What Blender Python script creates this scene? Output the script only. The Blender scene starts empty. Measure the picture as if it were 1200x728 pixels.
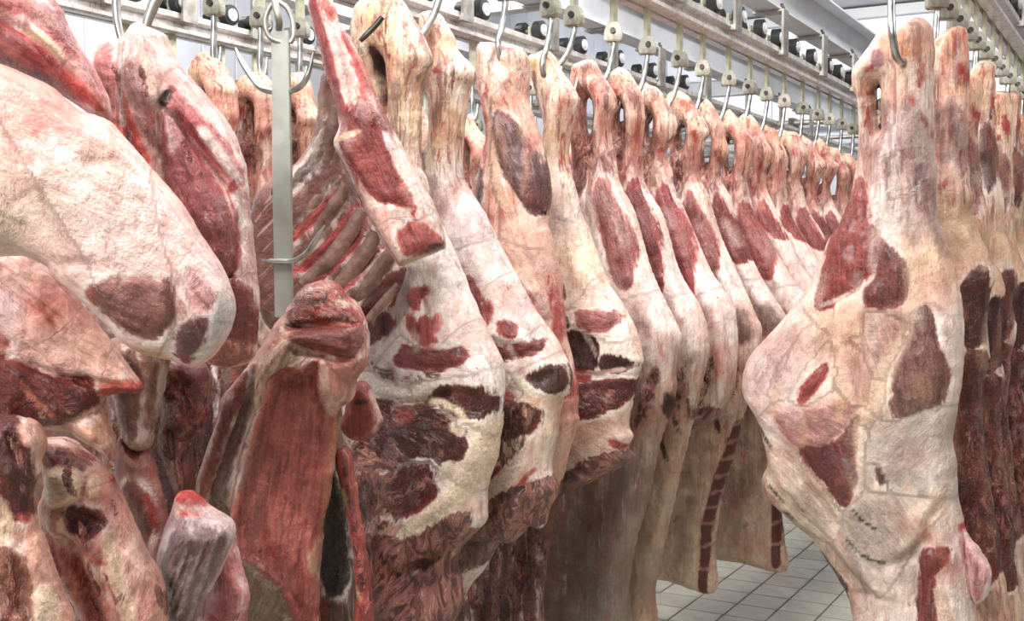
import bpy, bmesh, math, random
import numpy as np
from mathutils import Vector, Matrix

SC = bpy.context.scene
COL = SC.collection
random.seed(7)

# ------------------------------------------------------------------ camera
# World: +Y runs along the overhead rails, +X is across them, Z up.
F_PX, CX, CY = 1355.0, 600.0, 364.0
YAW, PITCH, EYE = math.radians(29.6), math.radians(2.7), 1.70
cam_data = bpy.data.cameras.new('camera')
cam_data.sensor_width = 36.0
cam_data.lens = F_PX / 1200.0 * 36.0
cam_data.clip_start = 0.05
cam_data.clip_end = 60
cam = bpy.data.objects.new('camera', cam_data)
COL.objects.link(cam)
cam.location = (0, 0, EYE)
cam.rotation_euler = (math.pi / 2 - PITCH, 0, YAW)
SC.camera = cam

FWD = np.array([-math.sin(YAW) * math.cos(PITCH), math.cos(YAW) * math.cos(PITCH), -math.sin(PITCH)])
RGT = np.array([math.cos(YAW), math.sin(YAW), 0.0])
UPV = np.cross(RGT, FWD)
EYEV = np.array([0, 0, EYE])

# ------------------------------------------------------------------ world + lights + exposure
world = bpy.data.worlds.new('world')
SC.world = world
world.use_nodes = True
bg = world.node_tree.nodes['Background']
bg.inputs['Color'].default_value = (1.0, 0.96, 0.91, 1)
bg.inputs['Strength'].default_value = 0.11
SC.view_settings.view_transform = 'Standard'
SC.view_settings.look = 'None'
SC.view_settings.exposure = 0.17
SC.view_settings.gamma = 1.0


def area_light(name, loc, target, sx, sy, power, colour=(1.0, 0.975, 0.95)):
    ld = bpy.data.lights.new(name, 'AREA')
    ld.shape = 'RECTANGLE'
    ld.size, ld.size_y = sx, sy
    ld.energy = power
    ld.color = colour
    o = bpy.data.objects.new(name, ld)
    COL.objects.link(o)
    o.location = loc
    d = Vector(target) - Vector(loc)
    o.rotation_euler = d.to_track_quat('-Z', 'Y').to_euler()
    return o


# ceiling strip lamps: rows over the aisles (outside the frame, near the ceiling), plus one added fill lamp
area_light('unseen_lamp', (-0.7, 0.9, 3.9), (-1.2, 2.6, 1.9), 1.8, 0.5, 84)
area_light('unseen_lamp', (-1.1, 5.2, 3.95), (-1.1, 5.2, 0), 0.35, 5.5, 92)
area_light('unseen_lamp', (-2.1, 3.4, 3.95), (-2.1, 3.4, 0), 0.35, 5.0, 90)
area_light('unseen_lamp', (-1.0, -2.6, 3.95), (-1.3, 2.2, 1.0), 2.4, 0.5, 250)  # added fill lamp behind the camera, brightens the front-left cuts
area_light('unseen_lamp', (0.7, 4.0, 3.9), (-0.6, 4.6, 1.6), 0.35, 4.0, 80)
area_light('unseen_lamp', (-2.6, 9.3, 3.9), (-2.6, 11.5, 1.8), 3.0, 0.4, 75)
area_light('unseen_lamp', (-4.3, 4.0, 3.9), (-4.8, 4.0, 1.0), 0.4, 5.0, 90)

# ------------------------------------------------------------------ colour + material helpers


def lin(c):
    out = []
    for v in c[:3]:
        v = v / 255.0
        out.append(v / 12.92 if v <= 0.04045 else ((v + 0.055) / 1.055) ** 2.4)
    return out


def rgba(c):
    return tuple(lin(c)) + (1.0,)


def new_mat(name):
    m = bpy.data.materials.new(name)
    m.use_nodes = True
    nt = m.node_tree
    b = nt.nodes['Principled BSDF']
    return m, nt, b


class NT:
    """small node-graph writer"""

    def __init__(self, nt):
        self.nt = nt

    def n(self, t, **kw):
        nd = self.nt.nodes.new(t)
        for k, v in kw.items():
            setattr(nd, k, v)
        return nd

    def link(self, a, b):
        self.nt.links.new(a, b)

    def put(self, sock, v):
        if hasattr(v, 'is_linked') or hasattr(v, 'links'):
            self.link(v, sock)
        else:
            sock.default_value = v

    def math(self, op, a, b=None, clamp=False):
        nd = self.n('ShaderNodeMath', operation=op, use_clamp=clamp)
        self.put(nd.inputs[0], a)
        if b is not None:
            self.put(nd.inputs[1], b)
        return nd.outputs[0]

    def ramp(self, v, lo, hi, smooth=True, to=(0.0, 1.0)):
        nd = self.n('ShaderNodeMapRange')
        nd.interpolation_type = 'SMOOTHSTEP' if smooth else 'LINEAR'
        self.put(nd.inputs['Value'], v)
        nd.inputs['From Min'].default_value = lo
        nd.inputs['From Max'].default_value = hi
        nd.inputs['To Min'].default_value = to[0]
        nd.inputs['To Max'].default_value = to[1]
        return nd.outputs['Result']

    def mix(self, f, a, b, mode='MIX'):
        nd = self.n('ShaderNodeMix', data_type='RGBA', blend_type=mode)
        self.put(nd.inputs['Factor'], f)
        self.put(nd.inputs[6], a)
        self.put(nd.inputs[7], b)
        return nd.outputs[2]

    def noise(self, vec, scale, detail=4, rough=0.55, dist=0.0):
        nd = self.n('ShaderNodeTexNoise')
        self.put(nd.inputs['Vector'], vec)
        nd.inputs['Scale'].default_value = scale
        nd.inputs['Detail'].default_value = detail
        nd.inputs['Roughness'].default_value = rough
        nd.inputs['Distortion'].default_value = dist
        return nd.outputs[0]

    def attr(self, name):
        nd = self.n('ShaderNodeAttribute', attribute_name=name)
        return nd

    def vmul(self, v, s):
        nd = self.n('ShaderNodeVectorMath', operation='MULTIPLY')
        self.put(nd.inputs[0], v)
        nd.inputs[1].default_value = s
        return nd.outputs[0]

    def bump(self, h, strength, dist, normal=None):
        nd = self.n('ShaderNodeBump')
        nd.inputs['Strength'].default_value = strength
        nd.inputs['Distance'].default_value = dist
        self.put(nd.inputs['Height'], h)
        if normal is not None:
            self.link(normal, nd.inputs['Normal'])
        return nd.outputs[0]


def meat_material():
    m, nt, b = new_mat('carcass_meat')
    g = NT(nt)
    fib = g.attr('fib').outputs['Vector']
    base = g.mix(1.0, g.attr('base').outputs['Color'], (1.0, 1.02, 1.07, 1), 'MULTIPLY')
    la, ma = g.attr('leanc'), g.attr('markc')
    leanc, lop = g.mix(1.0, la.outputs['Color'], (1.32, 1.30, 1.24, 1), 'MULTIPLY'), la.outputs['Alpha']
    markc, mop = ma.outputs['Color'], ma.outputs['Alpha']
    lean_sd = g.attr('lean_sd').outputs['Fac']
    mark_sd = g.attr('mark_sd').outputs['Fac']
    rag = g.attr('rag').outputs['Fac']
    pos = g.attr('pos').outputs['Vector']
    nlow = g.noise(pos, 7, 3, 0.5)
    nmid = g.noise(pos, 34, 6, 0.66, 0.5)
    nfine = g.noise(pos, 130, 5, 0.7)
    stre = g.noise(g.vmul(fib, (1.0, 0.09, 1.0)), 120, 4, 0.62, 0.3)
    stre2 = g.noise(g.vmul(fib, (1.0, 0.17, 1.0)), 34, 5, 0.66, 0.6)
    film = g.noise(g.vmul(pos, (1.0, 0.38, 1.0)), 15, 8, 0.68, 1.0)
    film2 = g.noise(g.vmul(pos, (1.0, 0.55, 1.0)), 23, 8, 0.66, 0.8)
    # fat: cream with pinkish drift, bare membranes over muscle, crisp white deposits
    c = g.mix(g.ramp(nlow, 0.38, 0.72, to=(0, 0.55)), base, g.mix(1.0, base, rgba((226, 172, 158)), 'MULTIPLY'))
    c = g.mix(g.ramp(film, 0.53, 0.70, to=(0, 0.62)), c, g.mix(0.55, c, rgba((158, 96, 92))))
    c = g.mix(g.ramp(film2, 0.50, 0.60, to=(0, 0.75)), c, g.mix(1.0, c, (1.22, 1.27, 1.30, 1), 'MULTIPLY'))
    c = g.mix(g.ramp(stre2, 0.54, 0.72, to=(0, 0.5)), c, g.mix(0.8, c, rgba((186, 118, 108)), 'MULTIPLY'))
    c = g.mix(g.ramp(stre2, 0.30, 0.44, to=(0.6, 0)), c, g.mix(1.0, c, (1.2, 1.22, 1.22, 1), 'MULTIPLY'))
    vein = g.noise(g.vmul(fib, (1.0, 0.45, 1.0)), 15, 6, 0.7, 1.4)
    vl = g.math('ABSOLUTE', g.math('SUBTRACT', vein, 0.5))
    c = g.mix(g.ramp(vl, 0.0, 0.014, to=(0.42, 0)), c, rgba((150, 84, 78)))
    fleck = g.noise(g.vmul(fib, (1.0, 0.5, 1.0)), 60, 4, 0.6)
    c = g.mix(g.ramp(fleck, 0.655, 0.72, to=(0, 0.75)), c, rgba((176, 66, 56)))
    fleck2 = g.noise(g.vmul(pos, (1.0, 0.6, 1.0)), 27, 4, 0.6)
    c = g.mix(g.ramp(fleck2, 0.68, 0.74, to=(0, 0.5)), c, rgba((206, 128, 96)))
    # sinewy streaks (shanks, necks, torn flanks)
    sinew = g.attr('sinew').outputs['Fac']
    s1 = g.noise(g.vmul(fib, (1.0, 0.085, 1.0)), 46, 7, 0.68, 0.5)
    s2 = g.noise(g.vmul(fib, (1.0, 0.13, 1.0)), 27, 6, 0.66, 0.7)
    s3 = g.noise(g.vmul(fib, (1.0, 0.20, 1.0)), 36, 6, 0.66, 0.9)
    c = g.mix(g.math('MULTIPLY', sinew, g.ramp(s2, 0.52, 0.61, to=(0, 0.9))), c, g.mix(0.85, c, rgba((116, 70, 68))))
    c = g.mix(g.math('MULTIPLY', sinew, g.ramp(s2, 0.36, 0.46, to=(0.7, 0))), c, g.mix(0.65, c, rgba((226, 178, 142))))
    c = g.mix(g.math('MULTIPLY', sinew, g.ramp(s1, 0.56, 0.66, to=(0, 0.8))), c, rgba((246, 236, 226)))
    c = g.mix(g.math('MULTIPLY', sinew, g.ramp(s1, 0.36, 0.45, to=(0.9, 0))), c, rgba((140, 64, 56)))
    c = g.mix(g.math('MULTIPLY', sinew, g.ramp(s3, 0.575, 0.64, to=(0, 0.95))), c, rgba((182, 50, 42)))
    # lean muscle under silverskin
    lc = g.mix(g.ramp(stre, 0.32, 0.68), g.mix(0.75, leanc, rgba((150, 112, 112)), 'MULTIPLY'), leanc)
    lc = g.mix(g.ramp(stre2, 0.55, 0.76, to=(0, 0.5)), lc, g.mix(1.0, leanc, (1.6, 1.9, 1.9, 1), 'MULTIPLY'))
    lc = g.mix(g.ramp(nlow, 0.48, 0.72, to=(0, 0.45)), lc, g.mix(0.55, leanc, rgba((58, 22, 22))))
    lc = g.mix(g.ramp(film2, 0.55, 0.66, to=(0, 0.40)), lc, g.mix(1.0, leanc, (1.5, 1.9, 2.0, 1), 'MULTIPLY'))
    wob = g.math('ADD', g.math('MULTIPLY', g.math('SUBTRACT', nmid, 0.5), 0.024),
                 g.math('MULTIPLY', g.math('SUBTRACT', stre2, 0.5), 0.034))
    edge = g.math('ADD', g.math('ADD', lean_sd, 0.0045), wob)
    soft = g.math('ADD', 0.0035, g.math('MULTIPLY', g.math('SUBTRACT', 1.0, lop), 0.05))
    lm = g.math('ADD', g.math('MULTIPLY', g.math('DIVIDE', edge, soft), 0.5), 0.5, True)
    veil = g.ramp(g.math('ADD', edge, g.math('MULTIPLY', g.math('SUBTRACT', film, 0.5), 0.06)), -0.004, 0.014, to=(0.6, 0.0))
    lc = g.mix(veil, lc, g.mix(1.0, leanc, (1.75, 2.1, 2.15, 1), 'MULTIPLY'))
    fringe = g.math('MULTIPLY', g.ramp(edge, -0.018, -0.003, to=(0.0, 0.62)), g.math('MULTIPLY', g.ramp(film2, 0.40, 0.58), g.ramp(lop, 0.75, 1.0)))
    c = g.mix(fringe, c, rgba((244, 234, 228)))
    c = g.mix(g.math('MULTIPLY', lm, lop), c, lc)
    mc = g.mix(g.ramp(nfine, 0.35, 0.7), g.mix(0.45, markc, rgba((150, 110, 100)), 'MULTIPLY'), markc)
    mc = g.mix(g.ramp(stre2, 0.5, 0.7, to=(0, 0.35)), mc, g.mix(0.8, markc, rgba((196, 140, 130)), 'MULTIPLY'))
    wob2 = g.math('ADD', g.math('MULTIPLY', g.math('SUBTRACT', nmid, 0.5), 0.016), g.math('MULTIPLY', g.math('SUBTRACT', stre2, 0.5), 0.010))
    soft2 = g.math('ADD', 0.0035, g.math('MULTIPLY', g.math('SUBTRACT', 1.0, mop), 0.05))
    mm = g.math('ADD', g.math('MULTIPLY', g.math('DIVIDE', g.math('ADD', mark_sd, wob2), soft2), 0.5), 0.5, True)
    brk = g.ramp(g.math('ADD', film, g.math('MULTIPLY', mop, 0.35)), 0.50, 0.68)
    c = g.mix(g.math('MULTIPLY', g.math('MULTIPLY', mm, mop), brk), c, mc)
    # ragged torn tissue
    rn = g.noise(g.vmul(fib, (1.0, 0.32, 1.0)), 34, 7, 0.72, 1.3)
    rn2 = g.noise(g.vmul(fib, (1.0, 0.45, 1.0)), 48, 4, 0.7, 0.8)
    rn3 = g.noise(pos, 9, 3, 0.5)
    cr = g.n('ShaderNodeValToRGB')
    e = cr.color_ramp.elements
    e[0].position, e[0].color = 0.36, rgba((44, 15, 14))
    e[1].position, e[1].color = 0.72, rgba((238, 214, 196))
    for p_, c_ in ((0.44, (96, 28, 26)), (0.49, (150, 56, 48)), (0.53, (196, 140, 122)), (0.57, (150, 62, 54)), (0.62, (214, 168, 146))):
        x = e.new(p_)
        x.color = rgba(c_)
    g.link(rn, cr.inputs['Fac'])
    rcol = g.mix(g.ramp(rn3, 0.40, 0.66, to=(0, 0.75)), cr.outputs['Color'], g.mix(1.0, cr.outputs['Color'], rgba((140, 84, 80)), 'MULTIPLY'))
    rcol = g.mix(0.12, rcol, base)
    rmask = g.ramp(g.math('ADD', rag, g.math('MULTIPLY', g.math('SUBTRACT', rn2, 0.5), 1.2)), 0.42, 0.60)
    c = g.mix(rmask, c, rcol)
    hs = g.n('ShaderNodeHueSaturation')
    hs.inputs['Saturation'].default_value = 0.92
    gm = g.n('ShaderNodeGamma')
    gm.inputs['Gamma'].default_value = 1.22
    g.link(c, gm.inputs['Color'])
    c = g.mix(1.0, gm.outputs[0], (1.06, 1.06, 1.06, 1), 'MULTIPLY')
    g.link(c, hs.inputs['Color'])
    g.link(hs.outputs[0], b.inputs['Base Color'])
    ro = g.math('ADD', g.ramp(lm, 0, 1, to=(0.42, 0.27)), g.math('MULTIPLY', g.math('SUBTRACT', nfine, 0.5), 0.4))
    g.link(ro, b.inputs['Roughness'])
    b.inputs['Specular IOR Level'].default_value = 0.5
    b.inputs['Coat Weight'].default_value = 0.18
    b.inputs['Coat Roughness'].default_value = 0.22
    hh = g.math('ADD', g.math('MULTIPLY', nmid, 0.9), g.math('MULTIPLY', nfine, 0.25))
    hh = g.math('ADD', hh, g.math('MULTIPLY', stre2, 0.9))
    hh = g.math('ADD', hh, g.math('MULTIPLY', film, 0.8))
    hh = g.math('ADD', hh, g.math('MULTIPLY', g.math('MULTIPLY', rn, rmask), 3.0))
    hh = g.math('ADD', hh, g.math('MULTIPLY', g.math('MULTIPLY', s2, sinew), 2.0))
    hh = g.math('SUBTRACT', hh, g.math('MULTIPLY', lm, 0.22))
    g.link(g.bump(hh, 0.65, 0.014), b.inputs['Normal'])
    return m


def metal_material(name, colour, rough, metallic=1.0, wear=None):
    m, nt, b = new_mat(name)
    g = NT(nt)
    tc = g.n('ShaderNodeTexCoord').outputs['Object']
    n1 = g.noise(tc, 22, 3, 0.5)
    n2 = g.noise(g.vmul(tc, (1, 1, 0.15)), 90, 3, 0.6)
    w = wear or [v * 0.72 for v in colour]
    c = g.mix(g.ramp(n1, 0.4, 0.68), rgba(colour), rgba(w))
    g.link(c, b.inputs['Base Color'])
    b.inputs['Metallic'].default_value = metallic
    g.link(g.math('ADD', rough - 0.1, g.math('MULTIPLY', n2, 0.2)), b.inputs['Roughness'])
    g.link(g.bump(n2, 0.12, 0.002), b.inputs['Normal'])
    return m


def plain_material(name, colour, rough, var=0.12, scale=6.0):
    m, nt, b = new_mat(name)
    g = NT(nt)
    tc = g.n('ShaderNodeTexCoord').outputs['Object']
    n1 = g.noise(tc, scale, 5, 0.6)
    c = g.mix(g.ramp(n1, 0.3, 0.75), rgba(colour), rgba([v * (1 - var) for v in colour]))
    g.link(c, b.inputs['Base Color'])
    b.inputs['Roughness'].default_value = rough
    return m


MEAT = meat_material()
STEEL = metal_material('stainless_steel', (205, 205, 203), 0.32)
GALV = metal_material('galvanised_steel', (176, 174, 168), 0.45, 0.85, (150, 143, 134))
RAILM = metal_material('worn_rail_steel', (214, 210, 206), 0.3, 0.4, (190, 182, 178))
BARM = metal_material('matt_bar_steel', (172, 176, 168), 0.4, 0.5, (160, 164, 156))
STRAP = metal_material('greenish_zinc', (206, 208, 184), 0.5, 0.25, (176, 178, 150))
CAST = metal_material('cast_clevis', (178, 176, 164), 0.48, 0.6, (132, 126, 112))
RUBBER = plain_material('black_wheel_plastic', (26, 28, 30), 0.45)
HUB = plain_material('white_wheel_hub', (205, 208, 210), 0.4)
BEAMM = plain_material('pale_grey_beam_paint', (206, 209, 214), 0.5, 0.1, 3)
WALLM = plain_material('white_wall_panel', (226, 230, 240), 0.5, 0.05, 2)
SEAM = plain_material('grey_panel_joint', (150, 152, 158), 0.6)
CEILM = plain_material('grey_ceiling_panel', (196, 198, 200), 0.6, 0.06, 2)
GROUT = plain_material('dark_tile_joint', (112, 108, 100), 0.8, 0.2, 9)
DARKBOLT = metal_material('dark_bolt_steel', (96, 92, 88), 0.45, 0.9)

# ------------------------------------------------------------------ object helpers


def props(o, label=None, cat=None, group=None, kind=None):
    if label:
        o['label'] = label
    if cat:
        o['category'] = cat
    if group:
        o['group'] = group
    if kind:
        o['kind'] = kind
    return o


def empty(name, loc, label=None, cat=None, group=None):
    o = bpy.data.objects.new(name, None)
    o.empty_display_size = 0.1
    o.location = loc
    COL.objects.link(o)
    return props(o, label, cat, group)


def link_mesh(name, me, mats, parent=None, loc=(0, 0, 0)):
    o = bpy.data.objects.new(name, me)
    if not isinstance(mats, (list, tuple)):
        mats = [mats]
    if not me.materials:
        for m in mats:
            me.materials.append(m)
    COL.objects.link(o)
    if parent is not None:
        o.parent = parent
    o.location = loc
    return o


def bm_box(bm, lo, hi, bevel=0.0):
    vs = [bm.verts.new((x, y, z)) for x in (lo[0], hi[0]) for y in (lo[1], hi[1]) for z in (lo[2], hi[2])]
    for f in ((0, 1, 3, 2), (4, 6, 7, 5), (0, 4, 5, 1), (2, 3, 7, 6), (0, 2, 6, 4), (1, 5, 7, 3)):
        bm.faces.new([vs[i] for i in f])
    return vs


def bm_tube(bm, pts, rad, seg=10, cap=True):
    pts = [Vector(p) for p in pts]
    n = len(pts)
    rads = rad if isinstance(rad, (list, tuple)) else [rad] * n
    rings = []
    prev = None
    for i, p in enumerate(pts):
        t = (pts[min(i + 1, n - 1)] - pts[max(i - 1, 0)]).normalized()
        if prev is None:
            ref = Vector((0, 0, 1)) if abs(t.z) < 0.9 else Vector((1, 0, 0))
            a = t.cross(ref).normalized()
        else:
            a = (prev - t * prev.dot(t)).normalized()
        prev = a
        b_ = t.cross(a)
        rings.append([bm.verts.new(p + (a * math.cos(2 * math.pi * k / seg) + b_ * math.sin(2 * math.pi * k / seg)) * rads[i])
                      for k in range(seg)])
    for i in range(n - 1):
        for k in range(seg):
            bm.faces.new((rings[i][k], rings[i][(k + 1) % seg], rings[i + 1][(k + 1) % seg], rings[i + 1][k]))
    if cap:
        bm.faces.new(list(reversed(rings[0])))
        bm.faces.new(rings[-1])


def bm_done(bm, name, smooth=False, bevel=0.0):
    if bevel > 0:
        bmesh.ops.bevel(bm, geom=list(bm.edges), offset=bevel, segments=2, affect='EDGES', clamp_overlap=True)
    bmesh.ops.recalc_face_normals(bm, faces=list(bm.faces))
    me = bpy.data.meshes.new(name)
    bm.to_mesh(me)
    bm.free()
    if smooth:
        for p in me.polygons:
            p.use_smooth = True
        try:
            me.set_sharp_from_angle(angle=math.radians(50))
        except Exception:
            pass
    return me


def box_me(name, lo, hi, bevel=0.0):
    bm = bmesh.new()
    bm_box(bm, lo, hi)
    return bm_done(bm, name, False, bevel)


def tube_me(name, pts, rad, seg=10):
    bm = bmesh.new()
    bm_tube(bm, pts, rad, seg)
    return bm_done(bm, name, True)


def catmull(pts, n=6, closed=False):
    pts = [np.array(p, float) for p in pts]
    out = []
    m = len(pts)
    rng = range(m) if closed else range(m - 1)
    for i in rng:
        if closed:
            p0, p1, p2, p3 = pts[(i - 1) % m], pts[i], pts[(i + 1) % m], pts[(i + 2) % m]
        else:
            p0, p1, p2, p3 = pts[max(i - 1, 0)], pts[i], pts[i + 1], pts[min(i + 2, m - 1)]
        for k in range(n):
            t = k / n
            out.append(0.5 * ((2 * p1) + (-p0 + p2) * t + (2 * p0 - 5 * p1 + 4 * p2 - p3) * t * t + (-p0 + 3 * p1 - 3 * p2 + p3) * t ** 3))
    if not closed:
        out.append(pts[-1])
    return np.array(out)


# ------------------------------------------------------------------ pixel <-> place
def ray(px, py):
    d = FWD + RGT * ((px - CX) / F_PX) + UPV * ((CY - py) / F_PX)
    return d


def at_depth(px, py, depth):
    return EYEV + ray(px, py) * depth


def s_on_rail(px, d):
    """distance along the rails of the point of the line x = d seen in column px"""
    r = ray(px, 300)
    return d * r[1] / r[0]


class Plane:
    """upright plane: origin O, horizontal axis A, vertical Z, normal N towards the viewer"""

    def __init__(self, O, ang):
        # ang: direction the normal turns from -Y (positive turns it towards +X)
        self.O = np.array(O, float)
        self.A = np.array([math.cos(ang), math.sin(ang), 0.0])
        self.Z = np.array([0, 0, 1.0])
        self.N = np.array([math.sin(ang), -math.cos(ang), 0.0])
        self.s = 1.0

    def px(self, p):
        r = ray(p[0], p[1])
        t = np.dot(self.O - EYEV, self.N) / np.dot(r, self.N)
        q = EYEV + r * t - self.O
        return (np.dot(q, self.A), q[2])

    def scale_at(self, p):
        a = np.array(self.px(p))
        b = np.array(self.px((p[0], p[1] + 1)))
        return float(np.linalg.norm(a - b))


# ------------------------------------------------------------------ numpy fields
def vnoise(a, b, scale, seed):
    x, y = a * scale, b * scale
    xi, yi = np.floor(x).astype(np.int64), np.floor(y).astype(np.int64)
    fx, fy = x - xi, y - yi
    fx, fy = fx * fx * (3 - 2 * fx), fy * fy * (3 - 2 * fy)

    def h(i, j):
        n = (i * 374761393 + j * 668265263 + seed * 1442695041) & 0x7fffffff
        n = ((n ^ (n >> 13)) * 1274126177) & 0x7fffffff
        n = n ^ (n >> 16)
        return (n & 0xffff) / 65535.0
    return (h(xi, yi) * (1 - fx) + h(xi + 1, yi) * fx) * (1 - fy) + (h(xi, yi + 1) * (1 - fx) + h(xi + 1, yi + 1) * fx) * fy


def fbm(a, b, scale, seed, oct=3):
    v, amp, tot = 0, 1.0, 0
    for k in range(oct):
        v = v + amp * (vnoise(a, b, scale * 2 ** k, seed + 17 * k) - 0.5)
        tot += amp
        amp *= 0.5
    return v / tot


def seg_dist(P, poly, closed):
    """distance of points to a polyline, and index of fraction"""
    p0 = poly if closed else poly[:-1]
    p1 = np.roll(poly, -1, axis=0) if closed else poly[1:]
    best = np.full(len(P), 1e9)
    frac = np.zeros(len(P))
    n = len(p0)
    for i in range(n):
        e = p1[i] - p0[i]
        L2 = max(float(e @ e), 1e-12)
        w = P - p0[i]
        t = np.clip((w @ e) / L2, 0, 1)
        d = np.hypot(w[:, 0] - t * e[0], w[:, 1] - t * e[1])
        k = d < best
        best[k] = d[k]
        frac[k] = (i + t[k]) / n
    return best, frac


def poly_sd(P, poly):
    d, _ = seg_dist(P, poly, True)
    inside = np.zeros(len(P), bool)
    x, y = P[:, 0], P[:, 1]
    n = len(poly)
    for i in range(n):
        a, b = poly[i], poly[(i + 1) % n]
        c = (a[1] > y) != (b[1] > y)
        dy = b[1] - a[1]
        if abs(dy) < 1e-12:
            continue
        xx = a[0] + (y - a[1]) * (b[0] - a[0]) / dy
        inside ^= c & (x < xx)
    return np.where(inside, d, -d)


def K(ox, oy, pts, s=0.35714):
    """crop coordinates to picture coordinates"""
    return [(ox + s * x, oy + s * y) for x, y in pts]


S4 = 0.35437


def drips(rnd, x0, x1, y0, y1, n, w, length, cols, lean_x=0.0, op=(0.5, 0.95)):
    """thin near-vertical streaks of sinew, blood and muscle"""
    out = []
    for _ in range(n):
        x, y = rnd.uniform(x0, x1), rnd.uniform(y0, y1)
        L = length * rnd.uniform(0.4, 1.2)
        b = rnd.uniform(-0.25, 0.25) * abs(L)
        out.append(dict(line=[(x, y), (x + b * 0.4 + lean_x * abs(L) * 0.5, y + L * 0.5), (x + b + lean_x * abs(L), y + L)], w=w * rnd.uniform(0.6, 1.5), col=rnd.choice(cols), op=rnd.uniform(*op), taper=0.8))
    return out


MEAT_COUNT = [0]


def build_meat(name, plane, outline, label, cat='meat', group=None, T=0.08, TB=0.05, rim=0.05, core=0.14,
               res=4.0, base=(228, 206, 188), tints=(), lean=(), marks=(), relief=(), rag=(), regions=(),
               edge=2.0, bumpy=0.006, seed=None, conv=None, unit=None, fib_ang=0.0, smooth_outline=True,
               body='body', res_abs=False, holes=(), sinew=(), sin0=0.12):
    """One cut of meat: a closed, inflated solid whose outline, muscle patches and grooves are given
    in picture coordinates, carried onto an upright plane at the cut's own distance."""
    MEAT_COUNT[0] += 1
    seed = MEAT_COUNT[0] * 31 if seed is None else seed
    conv = conv or plane.px
    if unit is None:
        c0 = np.mean(np.array(outline, float), axis=0)
        unit = plane.scale_at((min(max(c0[0], 0), 1200), min(max(c0[1], 0), 728)))
    pl = np.array([conv(p) for p in outline])
    if smooth_outline:
        pl = catmull(pl, 5, True)
    h = res if res_abs else res * unit
    lo, hi = pl.min(0) - 2.5 * h, pl.max(0) + 2.5 * h
    na, nb = int((hi[0] - lo[0]) / h) + 1, int((hi[1] - lo[1]) / h) + 1
    ga, gb = np.meshgrid(lo[0] + np.arange(na) * h, lo[1] + np.arange(nb) * h, indexing='ij')
    P = np.stack([ga.ravel(), gb.ravel()], 1)
    sd = poly_sd(P, pl) + fbm(P[:, 0], P[:, 1], 1 / (14 * unit), seed, 3) * edge * 2 * unit
    for hpoly in holes:
        hq = catmull([conv(p) for p in hpoly], 4, True)
        sd = np.minimum(sd, -poly_sd(P, hq))
    ins = (sd > 0)
    G = ins.reshape(na, nb)
    cell = G[:-1, :-1] | G[1:, :-1] | G[:-1, 1:] | G[1:, 1:]
    ci, cj = np.nonzero(cell)
    idx = lambda i, j: i * nb + j
    quads = np.stack([idx(ci, cj), idx(ci + 1, cj), idx(ci + 1, cj + 1), idx(ci, cj + 1)], 1)
    used = np.unique(quads)
    # slide outside corners onto the outline
    S2 = sd.reshape(na, nb)
    gx, gy = np.gradient(S2, h)
    gn = np.hypot(gx, gy) + 1e-9
    out = used[~ins[used]]
    stp = np.minimum(-sd[out], 1.45 * h)
    P = P.copy()
    P[out, 0] += (gx / gn).ravel()[out] * stp
    P[out, 1] += (gy / gn).ravel()[out] * stp
    sdc = np.maximum(sd, 0)
    sdc[out] = 0
    remap = -np.ones(na * nb, np.int64)
    remap[used] = np.arange(len(used))
    Q = remap[quads]
    P = P[used]
    sdv = sdc[used]
    nv = len(P)

    def prof(r):
        t = np.clip(sdv / max(r, 1e-4), 0, 1)
        return np.sqrt(np.clip(1 - (1 - t) ** 2, 0, 1))
    hf = T * (0.55 * prof(rim) + 0.45 * prof(core))
    hb = TB * (0.6 * prof(rim) + 0.4 * prof(core))
    keep = np.clip(sdv / (0.6 * rim + 1e-4), 0, 1)      # relief fades out at the outline
    hf = hf + fbm(P[:, 0], P[:, 1], 9, seed + 3, 3) * bumpy * 3.0 * keep
    hf = hf + fbm(P[:, 0], P[:, 1], 40, seed + 5, 2) * bumpy * 1.2 * keep
    hf = hf + fbm(P[:, 0], P[:, 1] * 0.22, 26, seed + 6, 3) * bumpy * 2.0 * keep

    def shape_sd(it):
        if 'poly' in it:
            q = np.array([conv(p) for p in it['poly']])
            if it.get('smooth', True) and len(q) > 3:
                q = catmull(q, 4, True)
            return poly_sd(P, q)
        q = np.array([conv(p) for p in it['line']])
        if len(q) > 2:
            q = catmull(q, 5)
        d, fr = seg_dist(P, q, False)
        w = it.get('w', 6) * unit * 0.5
        tp = it.get('taper', 0.4)
        wv = w * (1 - tp * np.abs(2 * fr - 1) ** 2)
        return wv - d

    def layer(items):
        s = np.full(nv, -1.0)
        col = np.zeros((nv, 4))
        ang = np.full(nv, fib_ang)
        hd = np.zeros(nv)
        for it in items:
            q = shape_sd(it)
            ql = q - it.get('bias', 0.0) * unit
            take = (ql > s) | (ql > 0)
            col[take, :3] = lin(it['col'])
            col[take, 3] = it.get('op', 1.0)
            ang[take] = math.radians(it.get('ang', math.degrees(fib_ang)))
            s = np.maximum(s, ql)
            if it.get('h'):
                hd += it['h'] * np.clip(q / (it.get('soft', 10) * unit), 0, 1) ** 0.7
        return s, col, ang, hd
    ls, lcol, ang, hd1 = layer(lean)
    ms, mcol, _, hd2 = layer(marks)
    hf = hf + (hd1 + hd2) * keep
    ragv = np.zeros(nv)
    for it in rag:
        q = shape_sd(it)
        ragv = np.maximum(ragv, it.get('a', 1.0) * np.clip(q / (it.get('soft', 14) * unit) + 0.35, 0, 1))
    rn = np.abs(fbm(P[:, 0], P[:, 1] * 0.6, 28, seed + 9, 3))
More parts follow.
